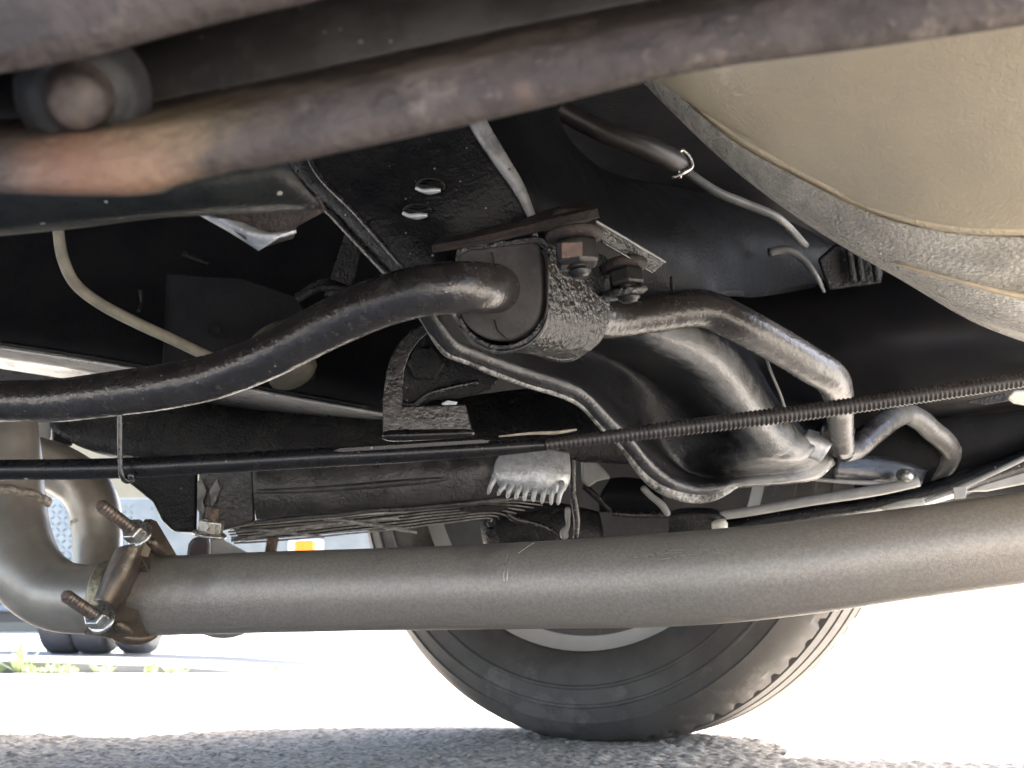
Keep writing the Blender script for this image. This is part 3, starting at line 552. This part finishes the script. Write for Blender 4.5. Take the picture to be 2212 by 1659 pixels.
bk = part('strap_bracket', prism([z5(330, 690, .585), z5(345, 520, .585), z5(380, 420, .585), z5(430, 330, .585), z5(500, 260, .585), z5(600, 215, .59), z5(640, 250, .59), z5(550, 320, .585), z5(495, 400, .585), z5(460, 500, .585), z5(450, 640, .585), z5(452, 715, .583), z5(640, 712, .583), z5(830, 706, .585), z5(872, 875, .582), z5(330, 885, .58)], thick=.004), M_bar, car, bevel=.0012, label='dark bent strap bracket above the black tube')
part('bracket_fold', tube([z5(328, 895, .579) + (13,), z5(600, 888, .58) + (12,), z5(880, 876, .582) + (9,)], 20, 16, rnd=3), M_plast, bk)
part('bracket_clip', prism([z5(680, 700, .579), z5(720, 680, .579), z5(780, 690, .579), z5(770, 710, .579), z5(690, 712, .579)], thick=.003), M_alu, bk, bevel=.0006)
part('hanging_strap', prism([(700, 640, .60), (745, 505, .60), (790, 490, .60), (768, 600, .60), (745, 640, .60)], thick=.006), M_case, car, bevel=.001)
part('cable_shield', loft([[(640, 650, .56), (690, 625, .56), (745, 625, .56)], [(640, 640, .57), (700, 608, .57), (760, 625, .565)]], 12, 3), M_case, car, solid=.004)

M_pan = mat('oily grey pan steel', (.055, .053, .051), (.022, .022, .022), 26, (.10, .095, .088), 16, .62, rough=.3, rvar=.14, spec=.5, bump=.6, bs=300, bd=.0016, bump2=(.5, 60, .003))
M_flake = mat('flaking grey sealant', (.22, .22, .21), (.08, .08, .08), 120, rough=.5, bump=.8, bs=250, bd=.002)
# ---- gearbox case, pan, fins and grille
case = part('gearbox_case', loft([
    [(120, 905, .78), (300, 860, .77), (600, 880, .76), (900, 870, .76), (1250, 840, .78), (1420, 900, .80)], [(110, 925, .755), (300, 910, .745), (600, 925, .735), (900, 930, .735), (1250, 920, .75), (1420, 960, .78)],
    [(160, 955, .75), (300, 975, .735), (600, 985, .725), (900, 985, .725), (1200, 975, .74), (1400, 990, .78)], [(240, 985, .77), (320, 1010, .755), (600, 1015, .735), (900, 1010, .735), (1200, 995, .75), (1400, 1000, .79)]], 60, 5), M_case, car, solid=.004, label='large dark grimy gearbox case')
pan = part('oil_pan', loft([
    [(545, 985, .725), (700, 975, .72), (900, 965, .72), (1100, 960, .725), (1220, 960, .74)], [(548, 1040, .715), (700, 1030, .71), (900, 1015, .71), (1080, 1005, .715), (1180, 1000, .73)],
    [(552, 1100, .715), (700, 1090, .71), (900, 1070, .71), (1070, 1055, .715), (1160, 1040, .73)], [(556, 1124, .722), (700, 1112, .717), (900, 1095, .716), (1075, 1078, .72), (1170, 1060, .735)],
    [(560, 1128, .76), (700, 1116, .76), (900, 1100, .76), (1075, 1083, .76), (1170, 1065, .77)]], 50, 5), M_pan, case, solid=.004)
part('pan_corner', prism([(275, 1040, .73), (300, 1060, .73), (330, 1085, .73), (350, 1125, .73), (375, 1150, .73), (425, 1152, .73), (428, 1010, .73), (275, 1020, .73)], thick=.05), M_black, case, bevel=.004)
part('pan_block', prism([(430, 1010, .722), (430, 1150, .722), (450, 1155, .722), (552, 1130, .722), (550, 1005, .722)], thick=.05), M_pan, case, bevel=.004)
part('flaking_sealant', prism([(426, 1040, .719), (436, 1035, .719), (446, 1060, .719), (438, 1085, .719), (444, 1100, .719), (436, 1118, .719), (426, 1100, .719)], thick=.003), M_flake, case, bevel=.0006)
part('sealant_smear', prism([(452, 1060, .719), (468, 1035, .719), (476, 1055, .719), (468, 1080, .719), (456, 1098, .719)], thick=.003), M_flake, case, bevel=.0006)
part('pan_lip', tube([(548, 1128, .712, 5), (700, 1114, .71, 6), (900, 1097, .71, 6), (1080, 1080, .716, 6), (1150, 1066, .73, 5)], 50, 10, wob=.0015), M_pan, case)
part('pan_swage', tube([(552, 1062, .714, 7), (700, 1056, .709, 9), (900, 1040, .709, 9), (1060, 1026, .714, 6)], 40, 12), M_pan, case)
fin = part('finned_cover', loft([
    [z5(1040, 1010, .708), z5(1150, 1000, .706), z5(1310, 985, .706), z5(1440, 1000, .712)], [z5(1000, 1090, .702), z5(1150, 1090, .70), z5(1310, 1080, .70), z5(1446, 1080, .71)],
    [z5(1010, 1150, .70), z5(1150, 1160, .698), z5(1310, 1170, .698), z5(1442, 1150, .708)], [z5(1050, 1200, .705), z5(1150, 1215, .702), z5(1310, 1235, .702), z5(1415, 1215, .71)]], 40, 6), M_alu, car, solid=.006, label='pale cast cover with comb of fins')
for (a, b, c, d_) in ((1000, 1150, 962, 1245), (1058, 1190, 1022, 1250), (1100, 1200, 1078, 1268), (1150, 1205, 1130, 1275), (1195, 1210, 1180, 1285), (1245, 1215, 1235, 1290), (1305, 1215, 1285, 1300), (1352, 1215, 1340, 1308), (1405, 1205, 1382, 1308)):
    part('fin', tube([z5(a, b - 40, .702) + (6,), z5(a, b, .698) + (7,), z5((a + c) / 2 - 3, (b + d_) / 2, .696) + (5.5,), z5(c, d_, .698) + (4.5,)], 14, 10, rnd=3), M_alu, fin)
z3 = lambda x, y, d: (353.9 + x * .24, 1017.5 + y * .24, d)
gr = part('cooler_grille', prism([(500, 1135, .76), (700, 1118, .76), (1080, 1090, .77), (1190, 1095, .78), (1080, 1120, .78), (860, 1140, .77), (520, 1170, .76)], thick=.02), M_dark, car, bevel=.001, label='stack of thin dark slats under the gearbox')
M_slat = mat('dusty grille slat', (.30, .29, .275), (.14, .135, .13), 90, (.45, .43, .40), 60, .6, rough=.4, metal=.3, bump=.5, bs=300, bd=.001)
for k in range(8):
    u_ = k / 7
    part('slat', tube([(485 + 20 * u_, 1133 + 41 * u_, .742, 2.2), (660, 1118 + 44 * u_, .742, 1.9), (885, 1092 + 46 * u_ , .745, 1.8), (1060 + 40 * (1 - u_), 1078 + 40 * u_, .755, 1.6), (1190 - 130 * u_, 1086 + 40 * u_, .765, 1.5)], 30, 8, wob=.0015), M_slat, gr)
for (a, b, c, d_) in ((560, 1150, 860, 1118), (500, 1168, 760, 1128), (640, 1112, 880, 1143), (520, 1142, 700, 1160), (700, 1120, 900, 1150)):
    part('brace_wire', tube([(a, b, .738, 4), ((a + c) / 2, (b + d_) / 2 - 2, .737, 4), (c, d_, .74, 3)], 14, 8, wob=.001), M_slat, gr)
part('grille_lug', prism([z5(780, 1330, .735), z5(860, 1310, .735), z5(1080, 1310, .735), z5(1090, 1340, .735), z5(960, 1355, .735), z5(800, 1350, .735)], thick=.008), M_case, gr, bevel=.0015)

# ---- right side: fuel tank, driveshaft, links and rods
tank = part('fuel_tank', loft([
    [(1330, 60, .52), (1500, -40, .44), (1900, -200, .38), (2500, -420, .34)],
    [(1372, 150, .50), (1520, 120, .42), (1900, 20, .36), (2500, -160, .32)],
    [(1400, 170, .485), (1530, 200, .425), (1900, 200, .37), (2500, 120, .33)],
    [(1425, 178, .475), (1560, 260, .43), (1900, 360, .385), (2200, 400, .36), (2500, 400, .345)],
    [(1450, 185, .47), (1590, 288, .432), (1740, 372, .41), (1900, 448, .395), (2050, 486, .383), (2212, 494, .373), (2500, 480, .36)],
    [(1440, 178, .472), (1580, 300, .436), (1730, 386, .413), (1890, 463, .398), (2045, 500, .387), (2212, 510, .377), (2500, 500, .364)],
    [(1412, 170, .485), (1570, 335, .452), (1730, 445, .432), (1890, 530, .418), (2050, 585, .408), (2212, 610, .40), (2500, 610, .39)],
    [(1380, 164, .51), (1560, 340, .485), (1730, 470, .465), (1890, 565, .452), (2050, 640, .445), (2212, 690, .44), (2500, 740, .435)],
    [(1372, 156, .545), (1560, 334, .53), (1800, 510, .52), (1980, 620, .515), (2100, 690, .512), (2212, 735, .51), (2500, 830, .50)],
    [(1378, 140, .60), (1565, 318, .60), (1810, 490, .60), (1985, 600, .60), (2105, 670, .60), (2212, 715, .60), (2500, 800, .60)]], 130, 6), M_tank, car, label='large beige rounded tank at upper right')
part('tank_shoulder', loft([
    [(1436, 178, .4705), (1578, 302, .4345), (1728, 388, .4115), (1888, 465, .3965), (2044, 503, .3855), (2212, 513, .3755), (2500, 503, .3625)],
    [(1410, 170, .4835), (1568, 336, .4505), (1728, 446, .4305), (1888, 531, .4165), (2049, 586, .4065), (2212, 611, .3985), (2500, 611, .3885)],
    [(1378, 164, .5085), (1558, 341, .4835), (1728, 471, .4635), (1888, 566, .4505), (2049, 641, .4435), (2212, 691, .4385), (2500, 741, .4335)],
    [(1370, 156, .5435), (1557, 335, .5285), (1798, 512, .5185), (1978, 622, .5135), (2098, 692, .5105), (2212, 737, .5085), (2500, 832, .4985)]], 130, 8), M_crink, tank, solid=.001, label='crinkled grey edge of the tank')
part('seam_ridge', tube([(1480, 209, .4640, 7), (1590, 288, .4345, 10), (1740, 373, .4125, 13), (1900, 449, .3978, 15), (2050, 487, .3860, 16), (2212, 495, .3760, 16), (2500, 482, .3630, 16)], 90, 14, wob=.0008), M_crease, tank)
part('seam_ridge', tube([(1930, 566, .4215, 2), (1980, 582, .4165, 5), (2060, 603, .4115, 6), (2212, 640, .4065, 7), (2500, 680, .40, 7)], 50, 12, wob=.0008), mat('brown seam', (.42, .34, .23), (.34, .28, .2), 60, rough=.5, bump=.5, bs=400, bd=.001), tank)
def torus(px, py, d, r, w, sx=1.0):
    c = U(px, py, d); pts = [np.array(c + RT * math.cos(t) * R(r, d) * sx + UP * math.sin(t) * R(r, d) + FW * 0) for t in np.linspace(0, 2 * math.pi, 24)]
    return sweep(np.array(pts), np.full(24, R(w, d)), 8)
for (a, b, r) in ((2190, 258, 13), (2172, 288, 11), (2158, 310, 7), (2206, 240, 8)): part('embossed_mark', torus(a, b, .3605, r, 2.6, .9), M_tank, tank)
for (a, b) in ((1886, 313), (1948, 347), (1840, 268), (2010, 280)): part('paint_pimple', lathe(U(a, b, .3875), -FW, [(.0009, -.0005), (.0007, .0006), (0, .001)], 8), M_crease, tank)

part('driveshaft', lathe(U(1650, 780, .80), (U(2400, 690, .76) - U(1650, 780, .80)), [(R(130, .80), -.06), (R(165, .80), -.05), (R(165, .80), .5), (R(150, .80), .55)], 64), mat('satin black shaft', (.010, .010, .012), (.014, .013, .014), 20, spec=.25, rough=.30, rvar=.05, bump=.1, bs=300, bd=.0005), car, label='wide black drum behind the beige tank')
part('fuel_hose', tube([(1200, 232, .60, 22), (1300, 282, .605, 24), (1380, 312, .615, 25), (1450, 345, .63, 26), (1475, 358, .638, 18)], 40, 18), M_sleeve, car)
M_line = mat('dull steel line', (.13, .13, .13), (.09, .09, .09), 60, rough=.32, bump=.2, bs=300, bd=.0005)
part('fuel_line', tube([(1462, 355, .64, 11), (1490, 376, .638, 10), (1550, 415, .64, 10), (1610, 440, .645, 10), (1680, 470, .65, 9), (1740, 530, .68, 8)], 40, 14), M_line, car)
part('spring_clip', tube([(1470, 385, .632, 4), (1462, 350, .632, 5), (1472, 325, .633, 5), (1490, 340, .634, 4), (1495, 360, .634, 4), (1478, 372, .632, 5), (1452, 384, .631, 3)], 30, 8), M_zinc, car)
M_hose2 = mat('dim grey hose', (.10, .10, .10), (.07, .07, .07), 60, rough=.35, bump=.2, bs=300, bd=.0005)
part('brake_hose', tube([(1660, 545, .68, 9), (1700, 540, .68, 10), (1735, 560, .68, 9), (1765, 600, .68, 6), (1780, 630, .69, 4)], 30, 12), M_hose2, car)
part('rear_bracket', prism([(1765, 560, .72), (1800, 530, .72), (1850, 520, .72), (1910, 540, .72), (1905, 612, .72), (1790, 628, .72)], thick=.02), M_black, car, bevel=.003)
for a in (1832, 1884, 1850): part('bracket_rod', tube([(a, 530, .712, 8), (a + 12, 608, .712, 8)], 12, 10), M_case, car)
part('return_spring', tube([(1655, 774, .645, 4), (1668, 810, .645, 3.5), (1685, 850, .648, 3.5), (1700, 895, .65, 3.5)], 60, 8, ribs=[1, .75]), M_satin, car)
link = part('stabiliser_link', tube([(1822, 978, .70, 20), (1850, 968, .712, 24), (1887, 934, .725, 26), (1925, 905, .738, 25), (1956, 893, .75, 24), (1985, 905, .756, 24), (2013, 930, .762, 24), (2040, 953, .768, 24), (2055, 978, .774, 22), (2046, 1005, .778, 20), (2020, 1035, .782, 18), (1990, 1060, .79, 16)], 80, 22), M_bar, car, label='zigzag black end of the bar at right')
part('ball_stud', lathe(U(1957, 1028, .74), -FW, [(R(14, .74), -.01), (R(16, .74), 0), (R(13, .74), .006), (R(5, .74), .009)], 20), M_zinc, link)
part('link_plate', loft([[(1800, 985, .74), (1880, 985, .75), (1960, 1000, .76), (2000, 1015, .77)], [(1800, 1020, .735), (1880, 1030, .745), (1950, 1040, .755), (1990, 1040, .765)], [(1800, 1036, .75), (1880, 1044, .76), (1950, 1048, .765), (1990, 1046, .77)]], 20, 4), M_arm, link, solid=.004)
part('crossmember_panel', loft([[(1840, 880, .80), (2000, 860, .79), (2400, 800, .77)], [(1840, 960, .79), (2000, 950, .78), (2400, 900, .76)], [(1840, 1075, .79), (2000, 1075, .785), (2400, 1090, .78)], [(1840, 1085, .86), (2000, 1085, .86), (2400, 1100, .86)]], 30, 4), M_bluegrey, car, solid=.004)
part('tie_rod', tube([(1520, 1118, .76, 9), (1600, 1108, .757, 10), (1750, 1082, .75, 11), (1900, 1058, .742, 12), (1985, 1040, .738, 11)], 40, 16), M_satin, car, label='slender grey rod just above the exhaust pipe')
part('track_rod', tube([(1740, 1034, .745, 4), (1850, 1042, .745, 5.5), (1975, 1049, .745, 6)], 20, 12), M_satin, car)
part('lower_beam', loft([[(1540, 1130, .775), (1700, 1100, .77), (1900, 1072, .765), (2050, 1030, .76), (2400, 900, .75)], [(1540, 1150, .77), (1700, 1122, .765), (1900, 1092, .76), (2050, 1055, .755), (2400, 940, .745)], [(1540, 1165, .79), (1700, 1140, .785), (1900, 1110, .78), (2050, 1075, .775), (2400, 970, .765)]], 40, 4), M_black, car, solid=.004)
part('brake_cable', tube([(1985, 1088, .735, 5), (2060, 1060, .73, 6), (2140, 1024, .725, 6), (2260, 968, .72, 6), (2400, 910, .72, 6)], 120, 10, ribs=[1, .86]), M_satin, car)
part('cable_clip', prism([(2058, 1052, .727), (2090, 1050, .727), (2086, 1076, .727), (2062, 1078, .727)], thick=.008), M_satin, car, bevel=.001)
part('bracket_foot', prism([(2085, 1062, .76), (2130, 1040, .76), (2400, 960, .755), (2400, 1010, .755), (2130, 1062, .76)], thick=.02), M_satin, car, bevel=.003)
part('pale_fitting', prism([(2172, 860, .70), (2190, 842, .70), (2400, 850, .70), (2400, 910, .70), (2190, 872, .70)], thick=.02), M_white, car, bevel=.003)
part('fitting_blade', prism([(2080, 868, .69), (2170, 848, .69), (2180, 866, .69), (2130, 874, .69)], thick=.003), M_case, car, bevel=.0008)
# small things round the wheel
part('upright_rod', tube([(1237, 985, .75, 8), (1238, 1060, .75, 8), (1246, 1120, .75, 8), (1244, 1165, .75, 7)], 20, 12), M_bar, car)
z9 = lambda x, y, d: (1194.5 + x * .2, 955.6 + y * .2, d)
sn = part('steering_link', tube([z9(160, 700, .755) + (7,), z9(160, 800, .755) + (6,), z9(160, 900, .755) + (5,), z9(120, 970, .755) + (9,), z9(130, 1040, .755) + (9,)], 20, 12, rnd=2), M_satin, car)
part('rod_end', prism([z9(300, 150, .77), z9(370, 160, .77), z9(470, 200, .77), z9(600, 350, .77), z9(625, 395, .77), z9(575, 400, .77), z9(480, 420, .77), z9(380, 490, .77), z9(310, 420, .77)], thick=.02), M_satin, car, bevel=.004)
part('rod_shaft', tube([z9(330, 460, .775) + (8,), z9(450, 570, .775) + (7,), z9(620, 740, .78) + (6,)], 16, 12), M_black, car)
part('dust_shield', loft([[z9(620, 390, .85), z9(800, 380, .85), z9(1080, 420, .85)], [z9(500, 600, .845), z9(800, 600, .845), z9(1200, 640, .845)], [z9(500, 740, .85), z9(800, 740, .85), z9(1200, 760, .85)]], 16, 4), M_bluegrey, car, solid=.004)
part('lower_rod', tube([z9(640, 770, .80) + (5,), z9(900, 785, .80) + (7,), z9(1250, 780, .80) + (7,)], 16, 12), M_bar, car)
part('link_arm', tube([z9(960, 480, .75) + (7,), z9(1060, 580, .75) + (7,), z9(1180, 680, .75) + (8,), z9(1250, 790, .75) + (7,)], 20, 12, rnd=2), M_satin, car)
part('link_body', loft([[z9(1260, 770, .76), z9(1400, 730, .76), z9(1700, 730, .76), z9(1840, 780, .76)], [z9(1250, 810, .755), z9(1400, 800, .752), z9(1700, 800, .752), z9(1860, 850, .755)], [z9(1250, 960, .765), z9(1400, 960, .762), z9(1700, 950, .762), z9(1860, 950, .765)]], 20, 4), M_case, car, solid=.004)
part('sunlit_blob', lathe(U(*z9(1800, 900, .748)), Vector((.2, -.3, -1)), [(R(16, .75), -.004), (R(18, .75), 0), (R(14, .75), .006), (R(4, .75), .009)], 20), M_white, car, label='small white blob at the rod end, sunlight painted in')  # white colour stands in for a sunlit spot
part('sunlit_tip', loft([[(1905, 1098, .735), (1950, 1085, .733), (1995, 1078, .733)], [(1920, 1102, .728), (1960, 1096, .727), (1998, 1092, .728)], [(1930, 1108, .735), (1965, 1106, .735), (1996, 1102, .735)]], 12, 4), M_white, car, solid=.004)  # another sunlit spot, its brightness put into the white colour
for (x_, y_, r_) in ((1060, 1150, 9), (1062, 1128, 7)): part('bolt_head', hexnut(U(x_, y_, .80), -FW, R(r_ + 4, .80), .008), M_case, car, smooth=False, bevel=.0008)
part('caliper_hose', tube([(1085, 1098, .78, 7), (1110, 1120, .78, 7), (1150, 1130, .78, 7), (1190, 1145, .78, 7), (1220, 1170, .78, 7)], 30, 12), M_bar, car)
part('knuckle', loft([[(1040, 1100, .82), (1100, 1090, .81), (1200, 1090, .81), (1290, 1110, .82)], [(1045, 1150, .81), (1100, 1150, .80), (1200, 1150, .80), (1300, 1160, .81)], [(1060, 1200, .82), (1100, 1210, .81), (1200, 1210, .81), (1300, 1210, .82)]], 20, 5), M_case, car, solid=.01)

# ---- wheel
WR = .33; TH = math.radians(30.7)
wc_ = Vector((.073, 1.275, WR - .004)); wax = Vector((math.sin(TH), math.cos(TH), 0))
prof = [(.222, .020), (.228, .004), (.236, -.002), (.250, -.008), (.262, -.0105), (.2635, -.0125), (.2655, -.0125), (.267, -.011), (.282, -.011), (.2835, -.0125), (.2855, -.0125), (.287, -.0105), (.300, -.006), (.302, -.0072), (.304, -.005), (.312, .002),
        (.318, .010), (.323, .018), (.327, .030), (.329, .040), (.321, .0415), (.321, .047), (.3295, .0485), (.330, .075), (.322, .0765), (.322, .083), (.330, .0845), (.330, .115), (.322, .1165), (.322, .123), (.330, .1245), (.3295, .151), (.321, .1525), (.321, .158), (.329, .1595), (.327, .170), (.318, .190), (.300, .206), (.262, .2105), (.228, .196), (.222, .180)]
sh = {18, 19, 34, 35}
wheel = part('wheel', lathe(wc_, wax, [(0, .05), (.06, .05), (.065, .055), (.12, .058), (.160, .050), (.178, .042), (.186, .034)], 64), M_rim, car, label='road wheel standing on the asphalt')
part('rim', lathe(wc_, wax, [(.182, .10), (.182, .036), (.192, .027), (.212, .019), (.222, .014), (.230, .005), (.233, .001), (.2345, .004), (.232, .010), (.226, .020), (.222, .035), (.212, .06), (.210, .17), (.205, .17)], 96), M_rim, wheel)
ty = part('tyre', lathe(wc_, wax, prof, 480, mod=lambda i, j: (-.0022 - .0012 * ((i // 6 * 7) % 3) if (j in sh and i % 6 < 2) else 0)), M_tyre, wheel, auto=32)
for v in ty.data.vertices:                          # flat where it stands
    wz = v.co.z + WLOC[ty].z
    if wz < .003: v.co.z += .003 - wz

# ---------------------------------------------------------------- beyond the car
M_plate = mat('bright tread plate', (.25, .28, .295), (.20, .23, .245), 8, rough=.34, metal=.5, bump=.05, bs=60, bd=.001)
M_trf = mat('dark trailer frame', (.05, .05, .055), (.07, .07, .07), 12, rough=.5)
tr = empty('trailer', (-1.9, 3.6, .034), 'parked trailer with bright tread plate side and amber marker lamp', 'trailer')
part('side_panel', box((-2.65, 4.95, .42), 4.2, .30, .46), M_plate, tr, smooth=False, bevel=.01)
V = []; Fc = []
for i in range(62):
    for j in range(17):
        x = -3.35 + i * .028; z = .215 + j * .025
        s_ = 1 if (i + j) % 2 else -1; a = math.radians(45) * s_; L_, w_ = .013, .0045; o = len(V)
        ca, sa = math.cos(a), math.sin(a)
        for (p, q, h) in ((-L_, 0, 0), (0, -w_, 0), (L_, 0, 0), (0, w_, 0), (-L_ * .5, 0, .004), (L_ * .5, 0, .004)):
            V.append((x + p * ca - q * sa, 4.798 - h, z + p * sa + q * ca))
        Fc += [(o, o + 1, o + 4), (o + 1, o + 5, o + 4), (o + 1, o + 2, o + 5), (o + 2, o + 3, o + 5), (o + 3, o + 4, o + 5), (o + 3, o, o + 4)]
part('tread_pattern', (V, Fc), M_plate, tr, smooth=False, kind='stuff')
part('frame_beam', box((-2.65, 4.90, .148), 4.2, .2, .045), M_trf, tr, smooth=False, bevel=.004)
part('rub_rail', box((-2.65, 4.77, .215), 4.2, .05, .02), mat('brown rub rail', (.30, .17, .10), (.2, .12, .08), 10, rough=.6), tr, smooth=False, bevel=.003)
part('blue_rail', box((-2.65, 4.765, .185), 4.2, .04, .026), mat('blue grey rail', (.16, .20, .28), (.14, .17, .24), 10, rough=.4), tr, smooth=False, bevel=.003)
lampx = (665 - CX) / F * 4.8
ml = part('marker_lamp', box((lampx, 4.775, .43), .085, .05, .07), mat('amber lens', (.85, .28, .03), (.8, .24, .02), 10, rough=.25, bump=0), tr, smooth=False, bevel=.012, label='amber marker lamp on the trailer side')
part('lamp_base', box((lampx, 4.795, .43), .15, .03, .09), mat('white lamp base', (.8, .8, .8), (.75, .75, .75), 10, rough=.4, bump=0), tr, smooth=False, bevel=.01)
tyreprof = [(.05, -.055), (.10, -.06), (.150, -.066), (.182, -.060), (.190, -.046), (.192, 0), (.190, .046), (.182, .060), (.150, .066), (.10, .06), (.05, .055)]
first = None
for px in (151, 218, 307):
    x = (px - CX) / F * 4.62
    if first is None:
        first = part('tyre', lathe((x, 4.70, .19), (1, .02, 0), tyreprof, 48), M_trf, tr); fx = x
    else:
        c = first.copy(); COL.objects.link(c); c.location.x += x - fx
ts = .76
for o in tr.children:
    c = WLOC.get(o) or (o.location + tr.location)
    o.scale = (ts, ts, ts); o.location = Vector((c.x * ts, c.y * ts, .134 + (c.z - .134) * ts)) - tr.location * 1.0
M_wall = mat('tan stucco wall', (.22, .20, .14), (.18, .165, .12), 3, (.25, .225, .17), 1.2, .6, rough=.9, bump=.6, bs=60, bd=.01)
wl = part('wall', box((-8.5, 9.6, 1.5), 14, .3, 3.0), M_wall, None, smooth=False, bevel=.02); tag(wl, 'plain tan wall behind the parked trailer', 'wall')
# weeds in the joint
M_leaf = mat('weed leaf', (.40, .47, .22), (.30, .38, .15), 30, rough=.6, bump=0)
def leaf(c, a, L_, w_, lift):
    dx, dy = math.cos(a), math.sin(a); pts = []
    for t, ww in ((0, .15), (.3, .8), (.6, 1), (.85, .6), (1, .05)):
        r_ = L_ * t * math.cos(lift); z = L_ * t * math.sin(lift)
        pts.append(((c[0] + dx * r_ - dy * w_ * ww, c[1] + dy * r_ + dx * w_ * ww, c[2] + z), (c[0] + dx * r_ + dy * w_ * ww, c[1] + dy * r_ - dx * w_ * ww, c[2] + z)))
    V = [p for q in pts for p in q]; return V, [(2 * i, 2 * i + 1, 2 * i + 3, 2 * i + 2) for i in range(4)]
wx = (74 - CX) / F * 3.05
wd = empty('weed', (wx, 3.04, 0), 'tall leafy weed at the gutter edge, far left', 'weed')
for a, L_, l_ in ((.2, .07, .8), (2.4, .06, .9), (1.5, .085, 1.35), (-1.2, .06, .7), (3.6, .06, .5)):
    part('leaf', leaf((wx, 3.04, .0), a, L_, .014, l_), M_leaf, wd, solid=.001)
gs = []
for k in range(260):
    t = rng.uniform(0, 1); px = rng.choice([20, 100, 130, 160, 175, 250, 350, 395, 610]) + rng.normal(0, 9)
    if px > 560: px = 612 + rng.normal(0, 3)
    y = 3.03 + rng.normal(0, .015); x = (px - CX) / F * y
    gs.append(leaf((x, y, 0), rng.uniform(0, 6.28), rng.uniform(.008, .03), .004, rng.uniform(.3, 1.4)))
part('grass', join(*gs), M_leaf, None, kind='stuff')
